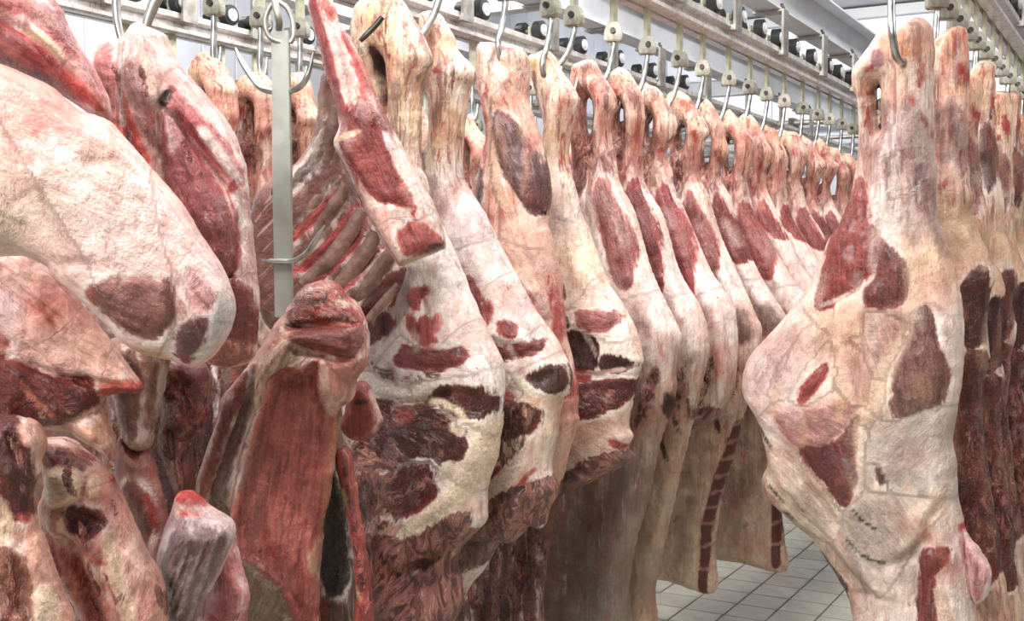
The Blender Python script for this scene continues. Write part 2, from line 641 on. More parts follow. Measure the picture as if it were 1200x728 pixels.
    ridge = 0.5 - np.abs(fbm(P[:, 0] + 0.02 * fbm(P[:, 0], P[:, 1], 30, seed + 19, 2), P[:, 1] * 0.5, 24, seed + 18, 4)) * 2.0
    hf = hf + ragv * (fbm(P[:, 0], P[:, 1] * 0.6, 16, seed + 8, 3) * 0.06 + ridge * 0.018 - rn * 0.02) * keep
    sinv = np.full(nv, float(sin0))
    for it in sinew:
        q = shape_sd(it)
        sinv = np.maximum(sinv, it.get('a', 0.9) * np.clip(q / (it.get('soft', 16) * unit) + 0.5, 0, 1))
    hf = hf + (np.maximum(sinv - 0.2, 0)) * fbm(P[:, 0], P[:, 1] * 0.15, 30, seed + 11, 3) * 0.022 * keep
    for it in relief:
        q = np.array([conv(p) for p in it['line']])
        if len(q) > 2:
            q = catmull(q, 5)
        d, fr = seg_dist(P, q, False)
        w = it.get('w', 8) * unit
        f = np.exp(-(d / w) ** 2) * (1 - it.get('taper', 0.5) * np.abs(2 * fr - 1) ** 2)
        hf = hf + it['h'] * f * keep
    hf = np.maximum(hf, -0.6 * hb)
    # base colour with soft tints
    bc = np.tile(np.array(lin(base)), (nv, 1))
    for (tx, ty, tr, tcol, *tw) in tints:
        q = np.array(conv((tx, ty)))
        w = np.exp(-((np.hypot(P[:, 0] - q[0], P[:, 1] - q[1])) / (tr * unit)) ** 2)[:, None] * (tw[0] if tw else 0.9)
        bc = bc * (1 - w) + np.array(lin(tcol)) * w
    # fibre coordinates
    ca, sa = np.cos(ang), np.sin(ang)
    fa, fb_ = P[:, 0] * ca + P[:, 1] * sa, -P[:, 0] * sa + P[:, 1] * ca
    off = (seed * 0.731) % 50
    bord = sdv <= 0
    front = plane.O + P[:, :1] * plane.A + P[:, 1:2] * plane.Z + plane.N * hf[:, None]
    back_id = np.arange(nv)
    inner = ~bord
    back_id[inner] = nv + np.arange(inner.sum())
    back = (plane.O + P[:, :1] * plane.A + P[:, 1:2] * plane.Z - plane.N * hb[:, None])[inner]
    V = np.concatenate([front, back])
    src = np.concatenate([np.arange(nv), np.nonzero(inner)[0]])
    Qb = back_id[Q][:, ::-1]
    faces = np.concatenate([Q, Qb])
    same = (Qb == Q[:, ::-1]).all(1)
    ok = np.concatenate([~same, ~same])
    region_id = np.zeros(len(faces), int)
    for k, (rname, rpoly, *_r) in enumerate(regions):
        q = shape_sd({'poly': rpoly, 'smooth': 'muscle' in rname or 'hollow' in rname} if isinstance(rpoly, list) else rpoly)
        inn = (q > 0)
        cnt = inn[Q].sum(1)
        sel = cnt >= 3
        rim_too = bord[Q[sel]].any()          # a patch that does not reach the outline lies on the front only
        region_id[np.concatenate([sel, sel & rim_too])] = k + 1
    # vertex normals of the whole body, kept where it is cut into parts
    e1 = V[faces[:, 2]] - V[faces[:, 0]]
    e2 = V[faces[:, 3]] - V[faces[:, 1]]
    fn = np.cross(e1, e2)
    vn = np.zeros_like(V)
    for k in range(4):
        np.add.at(vn, faces[:, k], fn)
    vn /= (np.linalg.norm(vn, axis=1)[:, None] + 1e-12)
    # top-level empty at the highest point (where the piece hangs)
    topi = np.argmax(front[:, 2])
    O = front[topi].copy()
    root = empty(name, O, label, cat, group)
    hfull = np.concatenate([hf, -hb[inner]])
    dat = {
        'base': bc[src], 'leanc': lcol[src], 'markc': mcol[src],
        'lean_sd': ls[src], 'mark_sd': ms[src], 'rag': ragv[src], 'sinew': sinv[src],
        'fib': np.stack([fa[src] + off, fb_[src], hfull], 1), 'pos': np.stack([P[src, 0] + off, P[src, 1], hfull], 1),
    }
    for k in range(len(regions) + 1):
        sel = (region_id == k) & ok
        if not sel.any():
            continue
        fk = faces[sel]
        vu = np.unique(fk)
        rm = -np.ones(len(V), np.int64)
        rm[vu] = np.arange(len(vu))
        fk = rm[fk]
        nm = body if k == 0 else regions[k - 1][0]
        me = bpy.data.meshes.new(nm)
        me.vertices.add(len(vu))
        me.vertices.foreach_set('co', (V[vu] - O).astype(np.float32).ravel())
        me.loops.add(fk.size)
        me.loops.foreach_set('vertex_index', fk.ravel().astype(np.int32))
        me.polygons.add(len(fk))
        me.polygons.foreach_set('loop_start', np.arange(0, fk.size, 4, dtype=np.int32))
        me.polygons.foreach_set('use_smooth', np.ones(len(fk), bool))
        me.update(calc_edges=True)
        for an in ('base', 'leanc', 'markc'):
            at = me.attributes.new(an, 'FLOAT_COLOR', 'POINT')
            c4 = np.ones((len(vu), 4), np.float32)
            c4[:, :dat[an].shape[1]] = dat[an][vu]
            at.data.foreach_set('color', c4.ravel())
        for an in ('lean_sd', 'mark_sd', 'rag', 'sinew'):
            at = me.attributes.new(an, 'FLOAT', 'POINT')
            at.data.foreach_set('value', dat[an][vu].astype(np.float32))
        for an in ('fib', 'pos'):
            at = me.attributes.new(an, 'FLOAT_VECTOR', 'POINT')
            at.data.foreach_set('vector', dat[an][vu].astype(np.float32).ravel())
        me.validate()
        try:
            me.normals_split_custom_set_from_vertices(vn[vu].tolist())
        except Exception:
            pass
        o = link_mesh(nm, me, MEAT, root)
        if k and len(regions[k - 1]) > 2:
            o['label'] = regions[k - 1][2]
    return root



# ------------------------------------------------------------------ setting
TILE = 0.2


def tile_material(name, base_only=False):
    m, nt, b = new_mat(name)
    g = NT(nt)
    oi = g.n('ShaderNodeObjectInfo').outputs['Random']
    tc = g.n('ShaderNodeTexCoord').outputs['Object']
    n1 = g.noise(tc, 9, 4, 0.6)
    c = g.mix(oi, rgba((172, 171, 158)), rgba((190, 188, 174)))
    c = g.mix(g.ramp(n1, 0.35, 0.75), c, rgba((158, 156, 144)))
    if base_only:
        br = g.n('ShaderNodeTexBrick')
        br.offset = 0.0
        g.link(g.n('ShaderNodeNewGeometry').outputs['Position'], br.inputs['Vector'])
        br.inputs['Scale'].default_value = 1.0
        br.inputs['Brick Width'].default_value = TILE
        br.inputs['Row Height'].default_value = TILE
        br.inputs['Mortar Size'].default_value = 0.004
        br.inputs['Color1'].default_value = rgba((172, 171, 158))
        br.inputs['Color2'].default_value = rgba((186, 184, 170))
        br.inputs['Mortar'].default_value = rgba((112, 108, 100))
        c = br.outputs['Color']
    g.link(c, b.inputs['Base Color'])
    b.inputs['Roughness'].default_value = 0.42
    return m


TILEM = tile_material('beige_floor_tile')
TILEB = tile_material('beige_floor_tile_field', True)

floor = empty('floor', (-1.5, 4, 0))
floor['kind'] = 'structure'
# tile field beyond the tiles in view
link_mesh('tile_field', box_me('tile_field', (-7, -7, -0.12), (7, 11, -0.010)), TILEB, floor, (0, 0, 0))
tile_me = box_me('tile', (0.003, 0.003, -0.012), (TILE - 0.003, TILE - 0.003, 0.0), 0.002)
tile_me.materials.append(TILEM)
tiles = []
for i in range(-30, 10):
    for j in range(12, 54):
        x, y = i * TILE, j * TILE
        v = np.array([x + 0.1, y + 0.1, 0.0]) - EYEV
        dep = v @ FWD
        if dep < 1:
            continue
        px_, py_ = CX + F_PX * (v @ RGT) / dep, CY - F_PX * (v @ UPV) / dep
        if 750 < px_ < 1025 and 585 < py_ < 760:
            tiles.append((dep, x, y))
tiles.sort()
for dep, x, y in tiles[:295]:
    o = link_mesh('tile', tile_me, TILEM, floor)
    o.location = (x + 1.5, y - 4, 0)


def shift(o):
    o.location = (1.5, -4, 0)


for ch in floor.children:
    if ch.name.startswith('tile_field'):
        shift(ch)

ceiling = link_mesh('ceiling', box_me('ceiling', (-7, -1.0, 4.12), (3.2, 11.9, 4.2)), CEILM)
ceiling['kind'] = 'structure'
wall_back = empty('wall_back', (-1.5, 11.6, 0))
wall_back['kind'] = 'structure'
panel_me = box_me('panel', (0.004, 0.0, 0), (1.146, 0.08, 4.11), 0.004)
for k in range(9):
    link_mesh('panel', panel_me, WALLM, wall_back, (-5.5 + k * 1.15, 0, 0))
link_mesh('joint', box_me('joint', (-5.5, 0.03, 0), (4.8, 0.09, 4.11)), SEAM, wall_back)
trim_1 = link_mesh('trim_1', box_me('trim_1', (-7, 11.5, 4.0), (3.2, 11.597, 4.10), 0.006), CEILM)
trim_1['kind'] = 'structure'
wall_left = empty('wall_left', (-5.3, 4, 0))
wall_left['kind'] = 'structure'
rib_panel = box_me('panel', (-0.05, 0.004, 0), (0.0, 0.296, 4.11), 0.006)
for k in range(45):
    link_mesh('panel', rib_panel, WALLM, wall_left, (0, -5.8 + 0.3 * k, 0))
link_mesh('joint', box_me('joint', (-0.06, -6, 0), (-0.012, 7.6, 4.11)), SEAM, wall_left)

# pipes along the back wall
for z, r_ in ((3.02, 0.03), (2.86, 0.022), (2.74, 0.03), (2.62, 0.022)):
    p = empty('wall_pipe', (-1.5, 11.45, z), 'grey horizontal pipe on the far back wall, ' +
              {3.02: 'highest of four', 2.86: 'second from the top', 2.74: 'third from the top', 2.62: 'lowest of four'}[z], 'pipe',
              'pipes on the far wall')
    link_mesh('tube', tube_me('tube', [(-4.5, 0, 0), (4.5, 0, 0)], r_, 10), GALV, p)
    for x in (-3.6, -1.8, 0.0, 1.8):
        link_mesh('clip', box_me('clip', (x - 0.03, -0.035, -0.05), (x + 0.03, 0.148, 0.05), 0.004), DARKBOLT, p)

# ------------------------------------------------------------------ overhead rails
RAIL_X = {1: -0.61, 2: -1.65, 3: -2.52, 4: -3.50}
Z_RB = 2.585          # underside of the rail
Z_RT = 2.665
Y0, Y1 = 0.3, 11.4
RAIL_WHERE = {1: 'above the right-hand row of beef sides', 2: 'above the long middle row of beef sides',
              3: 'behind the middle row, above the rear hocks', 4: 'farthest left, before the white ribbed wall'}
BEAM_WHERE = {1: 'over the right-hand rail', 2: 'running diagonally over the middle rail, brightest in view',
              3: 'behind the middle rail, grey-blue web', 4: 'farthest left, over the empty rail'}


def profile_me(name, prof, y0, y1):
    bm = bmesh.new()
    a = [bm.verts.new((x, y0, z)) for x, z in prof]
    b = [bm.verts.new((x, y1, z)) for x, z in prof]
    n = len(prof)
    for i in range(n):
        bm.faces.new((a[i], a[(i + 1) % n], b[(i + 1) % n], b[i]))
    bm.faces.new(a)
    bm.faces.new(b)
    return bm_done(bm, name)


def track_profile(s):
    # one half of the double track: outer wall, top tread, bottom lip
    p = [(0.008, 0.0), (0.034, 0.0), (0.046, 0.006), (0.046, 0.020), (0.026, 0.027), (0.026, 0.050),
         (0.050, 0.058), (0.050, 0.080), (0.008, 0.080), (0.008, 0.072), (0.020, 0.070), (0.020, 0.010), (0.008, 0.008)]
    return [(s * x * (1.0 if x < 0.02 else 1.2), z) for x, z in p]


def beam_parts(root):
    h = 0.20
    link_mesh('lower_flange', box_me('lower_flange', (-0.06, Y0, 0), (0.06, Y1, 0.010)), BEAMM, root)
    link_mesh('web', box_me('web', (-0.004, Y0, 0.0105), (0.004, Y1, h - 0.0105)), BEAMM, root)
    link_mesh('upper_flange', box_me('upper_flange', (-0.075, Y0, h - 0.010), (0.075, Y1, h)), BEAMM, root)


def bracket_me():
    bm = bmesh.new()
    prof = [(-0.07, 0.165), (-0.07, 0.175), (0.080, 0.175), (0.080, -0.035), (0.068, -0.035), (0.068, 0.165)]
    a = [bm.verts.new((x, -0.04, z)) for x, z in prof]
    b = [bm.verts.new((x, 0.04, z)) for x, z in prof]
    n = len(prof)
    for i in range(n):
        bm.faces.new((a[i], a[(i + 1) % n], b[(i + 1) % n], b[i]))
    bm.faces.new(a)
    bm.faces.new(b)
    bm_box(bm, (0.050, -0.035, -0.033), (0.0678, 0.035, -0.012))
    return bm_done(bm, 'hanger_bracket')


BRK = bracket_me()
BRK.materials.append(GALV)
BOLT = tube_me('bolt', [(0, 0, -0.02), (0, 0, 0.0), (0, 0, 0.001), (0, 0, 0.016), (0, 0, 0.0165), (0, 0, 0.03)],
               [0.006, 0.006, 0.014, 0.014, 0.007, 0.007], 6)
BOLT.materials.append(DARKBOLT)
bracket_s = {2: [s_on_rail(p, -1.65) for p in (700, 775, 842, 899, 947, 983, 1008, 1030, 1048)],
             1: [s_on_rail(p, -0.61) for p in (1128, 1172, 1206, 1232, 1252)],
             3: [s_on_rail(p, -2.52) for p in (340, 440, 530, 632, 703, 760, 815, 862, 902, 938)],
             4: [s_on_rail(p, -3.50) for p in (-60, 40, 120, 210, 290, 366, 440, 505, 565, 620)]}
for k, d in RAIL_X.items():
    r = empty('overhead_rail', (d, Y0, Z_RB), 'steel double-track overhead meat rail with brackets, ' + RAIL_WHERE[k], 'rail', 'overhead meat rails')
    for s in (-1, 1):
        link_mesh('track', profile_me('track', track_profile(s), 0, Y1 - Y0), RAILM, r)
    for sy in bracket_s[k]:
        if sy > Y1 - 0.2:
            continue
        b = link_mesh('hanger_bracket', BRK, GALV, r, (0, sy - Y0, 0.08))
        link_mesh('bolt', BOLT, DARKBOLT, b, (0.058, 0.0, 0.176))
    t = empty('steel_beam', (d, 0, 2.842), 'pale grey steel I-beam ' + BEAM_WHERE[k], 'beam', 'beams over the rails')
    beam_parts(t)
# cross beams carrying the I-beams
for yy, w in ((5.6, 'nearer of the two'), (9.4, 'farther of the two')):
    t = empty('cross_beam', (-1.9, yy, 3.043), 'pale grey steel cross beam lying on the long I-beams, ' + w, 'beam', 'cross beams')
    link_mesh('flange', box_me('flange', (-2.6, -0.05, 0), (2.2, 0.05, 0.01)), BEAMM, t)
    link_mesh('web', box_me('web', (-2.6, -0.005, 0.0105), (2.2, 0.005, 0.13)), BEAMM, t)
    link_mesh('flange', box_me('flange', (-2.6, -0.05, 0.1305), (2.2, 0.05, 0.14)), BEAMM, t)


# ------------------------------------------------------------------ trolleys with hooks
def wheel_me():
    return tube_me('wheel', [(-0.020, 0, 0), (-0.019, 0, 0), (-0.0185, 0, 0), (0.0185, 0, 0), (0.019, 0, 0), (0.020, 0, 0)],
                   [0.030, 0.038, 0.043, 0.043, 0.038, 0.030], 20)


def clevis_me():
    bm = bmesh.new()
    prof = [(-0.026, 0.0), (0.026, 0.0), (0.030, 0.006), (0.030, 0.030), (0.024, 0.052), (0.014, 0.064), (-0.014, 0.064), (-0.024, 0.052), (-0.030, 0.030), (-0.030, 0.006)]
    a = [bm.verts.new((x, -0.020, z)) for x, z in prof]
    b = [bm.verts.new((x, 0.020, z)) for x, z in prof]
    n = len(prof)
    for i in range(n):
        bm.faces.new((a[i], a[(i + 1) % n], b[(i + 1) % n], b[i]))
    bm.faces.new(a)
    bm.faces.new(b)
    return bm_done(bm, 'clevis', False, 0.003)


ZW = Z_RT + 0.0432
W_ME, C_ME = wheel_me(), clevis_me()
W_ME.materials.append(RUBBER)
C_ME.materials.append(CAST)
HUB_ME = tube_me('hub', [(0.0, 0, 0), (0.010, 0, 0), (0.0105, 0, 0), (0.013, 0, 0)], [0.026, 0.026, 0.012, 0.012], 16)
HUB_ME.materials.append(HUB)
AX_ME = tube_me('axle', [(-0.05, 0, 0), (0.05, 0, 0)], 0.009, 8)
AX_ME.materials.append(CAST)
ST_ME = box_me('strap', (-0.0065, -0.019, -0.258), (0.0065, 0.019, 0.02), 0.002)
ST_ME.materials.append(STRAP)
PIN_ME = tube_me('pin', [(0, -0.030, 0), (0, 0.030, 0)], 0.010, 8)
PIN_ME.materials.append(DARKBOLT)


def trolley(x, y, label, hook=None, rot=0.25):
    """rolling trolley on the double track; hook = (drop, forward) below the clevis"""
    t = empty('trolley_hook', (x, y, ZW), label, 'hook', 'trolley hooks on the rails')
    for s in (-1, 1):
        w = link_mesh('wheel', W_ME, RUBBER, t, (s * 0.044, 0, 0))
        h = link_mesh('hub', HUB_ME, HUB, w, (s * 0.017, 0, 0))
        if s < 0:
            h.rotation_euler = (0, 0, math.pi)
    link_mesh('axle', AX_ME, CAST, t)
    link_mesh('strap', ST_ME, STRAP, t)
    c = link_mesh('clevis', C_ME, CAST, t, (0, 0, -0.285))
    c.rotation_euler = (0, 0, rot)
    link_mesh('pin', PIN_ME, DARKBOLT, c, (0, 0, 0.034))
    if hook:
        drop, fw, sx = hook
        pts = [(0, 0, -0.27), (0, 0, -0.30), (sx * 0.3, -fw * 0.4, -0.30 - drop * 0.45), (sx * 0.8, -fw, -0.30 - drop * 0.8), (sx, -fw, -0.30 - drop),
               (sx + 0.004, -fw * 0.75, -0.335 - drop), (sx + 0.012, -fw * 0.2, -0.345 - drop), (sx + 0.02, fw * 0.35, -0.32 - drop), (sx + 0.024, fw * 0.5, -0.28 - drop)]
        pl = catmull(pts, 5)
        rr = [0.0095] * (len(pl) - 8) + list(np.linspace(0.0095, 0.003, 8))
        link_mesh('hook', tube_me('hook', pl, rr, 8), STEEL, t)
    return t
# ------------------------------------------------------------------ the beef side nearest on the right
CREAM, PEACH, YEL, WHITE = (232, 210, 192), (228, 184, 160), (232, 200, 152), (240, 234, 230)
RED, DEEP, DARK, PURP, BLOOD, PINK, GREY = (150, 66, 62), (120, 48, 44), (78, 30, 28), (126, 86, 86), (188, 52, 40), (206, 132, 122), (176, 162, 154)


def row_plane(px, d):
    return Plane((d, s_on_rail(px, d), 0), 0.0)


M_ = lambda p: K(880, 0, p)
N_ = lambda p: K(880, 240, p)
O_ = lambda p: K(880, 470, p, S4)
hero_out = (M_([(540, 58), (590, 80), (603, 130), (600, 330), (602, 450), (610, 560), (612, 700)]) +
            N_([(640, 110), (680, 260), (695, 320), (700, 430), (695, 550), (682, 650)]) +
            O_([(670, 130), (682, 210), (690, 330), (712, 430), (735, 600), (750, 728)]) + [(1152, 800), (1012, 800)] +
            O_([(345, 728), (325, 630), (270, 540), (215, 455), (150, 400), (62, 312), (46, 250), (62, 205), (55, 150), (30, 60)]) +
            N_([(-10, 640), (-20, 590), (0, 500), (60, 430), (130, 350), (178, 292), (228, 200), (262, 110)]) +
            M_([(300, 728), (333, 640), (352, 540), (360, 430), (356, 345), (340, 290), (340, 232), (398, 150), (430, 96), (472, 90)]))
hero_plane = row_plane(1050, -0.61)
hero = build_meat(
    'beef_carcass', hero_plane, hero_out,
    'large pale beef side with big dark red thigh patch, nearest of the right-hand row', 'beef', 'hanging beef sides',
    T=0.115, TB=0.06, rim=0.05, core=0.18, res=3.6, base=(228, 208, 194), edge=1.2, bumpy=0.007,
    tints=[(1020, 120, 40, (232, 208, 176)), (1015, 60, 30, (240, 226, 212)), (1065, 60, 30, (226, 170, 120)), (910, 440, 60, (222, 202, 192)),
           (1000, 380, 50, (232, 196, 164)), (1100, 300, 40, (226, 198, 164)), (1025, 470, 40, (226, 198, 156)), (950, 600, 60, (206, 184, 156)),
           (1070, 530, 50, (206, 196, 188)), (1080, 610, 45, (214, 190, 166)), (1020, 640, 60, (170, 150, 132)), (960, 590, 50, (182, 164, 142)), (1060, 540, 60, (190, 174, 160)), (1135, 640, 30, (190, 150, 140)),  # lower greys: fat tone plus downward light fall-off painted in
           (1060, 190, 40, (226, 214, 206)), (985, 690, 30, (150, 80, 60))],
    lean=[
        dict(poly=M_([(385, 590), (410, 660), (420, 728)]) + N_([(440, 90), (470, 140), (440, 195), (415, 240), (380, 285), (320, 300), (290, 330), (245, 328), (258, 230), (272, 150), (300, 50), (325, 0)]), col=(142, 62, 56), h=0.016, soft=18, ang=0),
        dict(poly=N_([(472, 132), (538, 200), (550, 250), (535, 310), (500, 332), (440, 338), (408, 315), (402, 280), (430, 235), (450, 180)]), col=(118, 58, 52), h=0.012, soft=14, ang=0),
        dict(poly=N_([(400, 345), (470, 345), (540, 350), (530, 430), (450, 440), (410, 420)]), col=(150, 110, 96), op=0.7),
        dict(poly=N_([(595, 325), (622, 362), (630, 440), (662, 530), (655, 600), (635, 645), (560, 668), (502, 682), (496, 560), (512, 505), (552, 430), (562, 365)]), col=(122, 84, 80), h=0.010, soft=14, ang=10),
        dict(poly=N_([(286, 518), (270, 570), (230, 622), (195, 634), (205, 590), (240, 548)]), col=(142, 56, 50), h=0.006, ang=-35),
        dict(poly=N_([(120, 668), (200, 655), (300, 640), (385, 620), (400, 600), (395, 650), (385, 700), (330, 740), (250, 800), (200, 790), (150, 740)]), col=(146, 86, 82), h=0.006, ang=70, op=0.82),
        dict(poly=O_([(390, 28), (382, 90), (375, 250), (352, 322), (320, 300), (268, 235), (218, 190), (200, 140), (290, 125), (340, 90)]), col=(104, 46, 42), h=0.004, ang=20),
        dict(poly=O_([(450, 186), (492, 190), (490, 222), (452, 256)]), col=(96, 54, 52)),
        dict(poly=O_([(588, 490), (635, 462), (672, 470), (662, 515), (622, 545), (645, 600), (640, 660), (630, 760), (580, 760)]), col=(118, 46, 44), h=0.006, ang=0),
        dict(poly=M_([(470, 345), (486, 352), (486, 440), (455, 550), (440, 500)]), col=(150, 116, 116), op=0.8),
        dict(poly=M_([(520, 330), (556, 350), (590, 420), (602, 520), (590, 610), (560, 640), (520, 560), (492, 440)]), col=(142, 106, 104), op=0.8, h=0.006, ang=5),
        dict(poly=M_([(560, 640), (600, 600), (604, 700), (560, 700)]), col=(160, 116, 110), op=0.7),
        dict(poly=N_([(120, 430), (180, 380), (210, 420), (180, 520), (130, 600), (90, 580)]), col=(170, 126, 126), op=0.55, ang=-25), dict(poly=N_([(560, 180), (640, 190), (670, 300), (600, 300), (560, 330)]), col=(196, 150, 124), op=0.45), dict(poly=N_([(405, 350), (420, 480), (400, 600), (430, 560), (520, 440), (530, 370)]), col=(150, 104, 92), op=0.6, ang=20), dict(poly=O_([(80, 110), (190, 160), (300, 320), (330, 380), (230, 370), (120, 240)]), col=(176, 160, 146), op=0.5, ang=50),
        dict(poly=O_([(470, 90), (640, 10), (650, 120), (600, 190), (500, 250), (450, 180)]), col=(150, 136, 130), op=0.38, ang=-40), dict(poly=O_([(350, 340), (460, 300), (540, 340), (520, 460), (430, 500), (360, 430)]), col=(150, 140, 134), op=0.4, ang=40),
        dict(line=N_([(70, 500), (110, 560)]), w=6, col=(190, 146, 142)),
        dict(line=N_([(60, 600), (100, 480), (180, 400)]), w=30, col=(190, 158, 156), op=0.5, ang=-35),
        dict(line=N_([(370, 520), (400, 590), (380, 620)]), w=34, col=(176, 130, 122), op=0.6),
        dict(poly=O_([(700, 445), (756, 492), (796, 560), (786, 632), (752, 668), (722, 560)]), col=(176, 128, 126), bias=2, ang=10),
        dict(poly=O_([(215, 452), (268, 500), (330, 570), (340, 590), (330, 640), (270, 540)]), col=(92, 40, 34)),
    ],
    marks=drips(random.Random(12), 1030, 1095, 205, 250, 16, 6, 60, [(244, 238, 234), (232, 222, 214), (150, 120, 120)], 0.15, (0.6, 0.95)) + drips(random.Random(13), 985, 1120, 480, 640, 16, 5, 44, [(176, 166, 158), (226, 206, 184), (206, 120, 90), (120, 104, 96)], 0.4, (0.4, 0.8)) + drips(random.Random(5), 1010, 1040, 60, 210, 16, 4, 42, [(240, 228, 220), (226, 196, 176), (166, 120, 118), (206, 110, 96), (186, 150, 146)], 0.0, (0.4, 0.85)) +
    drips(random.Random(9), 1042, 1092, 40, 110, 12, 4, 36, [(240, 226, 210), (206, 120, 90), (226, 186, 150)]) + [dict(line=M_([(402, 330), (412, 470), (418, 640)]), w=4, col=(150, 64, 56), op=0.9), dict(line=M_([(392, 350), (398, 420)]), w=4, col=(196, 70, 56))] + drips(random.Random(11), 1024, 1092, 120, 170, 12, 4.5, 100, [(240, 232, 230), (226, 208, 202)], 0.05, (0.75, 1.0)) + drips(random.Random(10), 1040, 1092, 120, 240, 14, 3.5, 40, [(238, 230, 226), (120, 90, 92), (206, 180, 172)], 0.0, (0.5, 0.9)) +
    drips(random.Random(6), 900, 1120, 300, 560, 26, 5, 34, [(240, 230, 220), (206, 160, 146), (232, 200, 150), (176, 120, 112)], -0.2, (0.3, 0.7)) +
    drips(random.Random(8), 930, 1110, 560, 700, 18, 4, 40, [(226, 196, 150), (150, 120, 104), (206, 130, 106), (110, 84, 74)], 0.5, (0.3, 0.8)) + [
        dict(poly=O_([(440, 110), (520, 40), (600, 10), (655, 25), (640, 90), (570, 190), (500, 230), (460, 160)]), col=(168, 160, 156), op=0.35),
        dict(poly=O_([(350, 340), (410, 300), (480, 330), (500, 420), (480, 480), (410, 480), (360, 420)]), col=(166, 156, 150), op=0.4),
        dict(line=O_([(95, 262), (145, 312)]), w=5, col=(58, 36, 32)),
        dict(line=O_([(142, 345), (182, 372)]), w=5, col=(52, 36, 34)),
        dict(line=O_([(368, 333), (400, 370), (450, 402)]), w=3.5, col=(64, 50, 48)),
        dict(line=O_([(350, 430), (400, 480), (470, 500)]), w=5, col=(74, 60, 56)),
        dict(line=O_([(40, 65), (100, 140)]), w=5, col=(74, 56, 50)),
        dict(line=M_([(400, 245), (440, 232)]), w=5, col=BLOOD), dict(line=M_([(405, 300), (398, 320)]), w=5, col=BLOOD),
        dict(line=M_([(580, 220), (570, 300)]), w=5, col=(196, 72, 58)), dict(line=M_([(545, 330), (560, 360)]), w=5, col=BLOOD),
        dict(line=M_([(570, 370), (600, 450)]), w=3, col=(166, 66, 56)), dict(line=M_([(425, 280), (432, 340)]), w=6, col=(90, 60, 60)),
        dict(poly=M_([(430, 180), (455, 185), (462, 230), (435, 240), (420, 215)]), col=(188, 140, 146)),
        dict(line=M_([(540, 70), (560, 62)]), w=5, col=(214, 110, 62)), dict(line=M_([(540, 190), (546, 210)]), w=7, col=(222, 150, 96)),
        dict(line=N_([(535, 120), (560, 330), (500, 480), (440, 620), (385, 690)]) + O_([(400, 230)]), w=13, col=(234, 212, 184), op=0.8),
        dict(line=N_([(250, 332), (330, 300), (420, 250), (440, 195)]), w=4, col=(232, 216, 204)),
        dict(line=O_([(10, 240), (20, 262)]), w=7, col=(208, 66, 50)), dict(line=O_([(70, 318), (100, 350)]), w=5, col=(206, 80, 62)),
        dict(line=N_([(-12, 620), (-14, 660), (10, 690)]), w=6, col=(196, 62, 50)),
        dict(line=O_([(700, 400), (716, 425)]), w=6, col=(206, 54, 44)),
        dict(line=O_([(690, 290), (716, 420), (730, 560), (745, 690)]), w=4, col=(232, 206, 190)),
        dict(poly=O_([(620, 600), (650, 560), (690, 640), (700, 728), (650, 728)]), col=(226, 200, 180), bias=3),
    ],
    relief=[
        dict(line=M_([(604, 60), (606, 400), (612, 700)]), w=5, h=-0.02), dict(line=M_([(400, 330), (415, 470), (420, 640)]), w=5, h=-0.03),
        dict(line=M_([(505, 330), (500, 460), (520, 640)]), w=5, h=-0.010), dict(line=M_([(470, 120), (470, 300)]), w=7, h=-0.012),
        dict(line=M_([(370, 200), (370, 420), (380, 560)]), w=10, h=0.018), dict(line=M_([(540, 80), (545, 300)]), w=12, h=0.016),
        dict(line=N_([(590, 320), (630, 440), (665, 560), (640, 660)]), w=6, h=-0.012),
        dict(line=O_([(30, 90), (150, 250), (300, 400), (430, 570), (480, 620)]), w=9, h=0.018), dict(line=O_([(110, 100), (260, 330), (380, 470)]), w=9, h=-0.016),
        dict(line=O_([(660, 310), (610, 370), (600, 430), (540, 490), (470, 520)]), w=5, h=-0.022), dict(line=O_([(640, 300), (590, 360), (575, 420), (500, 470)]), w=8, h=0.014),
        dict(line=O_([(575, 500), (590, 728)]), w=6, h=-0.016), dict(line=O_([(690, 300), (720, 560), (735, 728)]), w=6, h=-0.02),
        dict(line=N_([(0, 560), (60, 450), (180, 330)]), w=20, h=0.012), dict(line=O_([(345, 620), (420, 600), (500, 630)]), w=5, h=-0.012),
        dict(line=N_([(405, 440), (390, 560), (400, 640)]), w=6, h=-0.010),
    ],
    rag=[dict(line=O_([(290, 560), (335, 640), (350, 760)]), w=20, a=0.5), dict(poly=O_([(400, 560), (480, 620), (500, 760), (420, 760)]), a=0.25)],
    regions=[('shank', M_([(300, 40), (620, 40), (612, 560), (400, 560), (330, 640), (290, 640)])),
             ('lean_muscle', M_([(385, 590), (410, 660), (420, 728)]) + N_([(440, 90), (470, 140), (440, 195), (415, 240), (380, 285), (320, 300), (290, 330), (245, 328), (258, 230), (272, 150), (300, 50), (325, 0)])),
             ('lean_muscle', N_([(595, 325), (622, 362), (630, 440), (662, 530), (655, 600), (635, 645), (560, 668), (502, 682), (496, 560), (512, 505), (552, 430), (562, 365)])),
             ('belly_flap', O_([(690, 280), (712, 430), (760, 490), (800, 560), (790, 640), (752, 680), (760, 760), (735, 760), (715, 560), (680, 320)])),
             ('flank', [(860, 520), (930, 560), (1010, 640), (1060, 720), (1060, 820), (900, 820)])],
    sinew=[dict(poly=M_([(385, 250), (604, 60), (612, 700), (400, 700), (380, 500)]), a=0.75, soft=40), dict(poly=O_([(20, 60), (260, 330), (480, 640), (500, 800), (330, 800), (60, 300)]), a=0.4, soft=20), dict(poly=N_([(380, 330), (560, 330), (520, 480), (400, 640), (370, 480)]), a=0.5, soft=20)], holes=[M_([(408, 292), (422, 280), (430, 300), (428, 350), (436, 420), (428, 430), (414, 360)])], fib_ang=0.0)


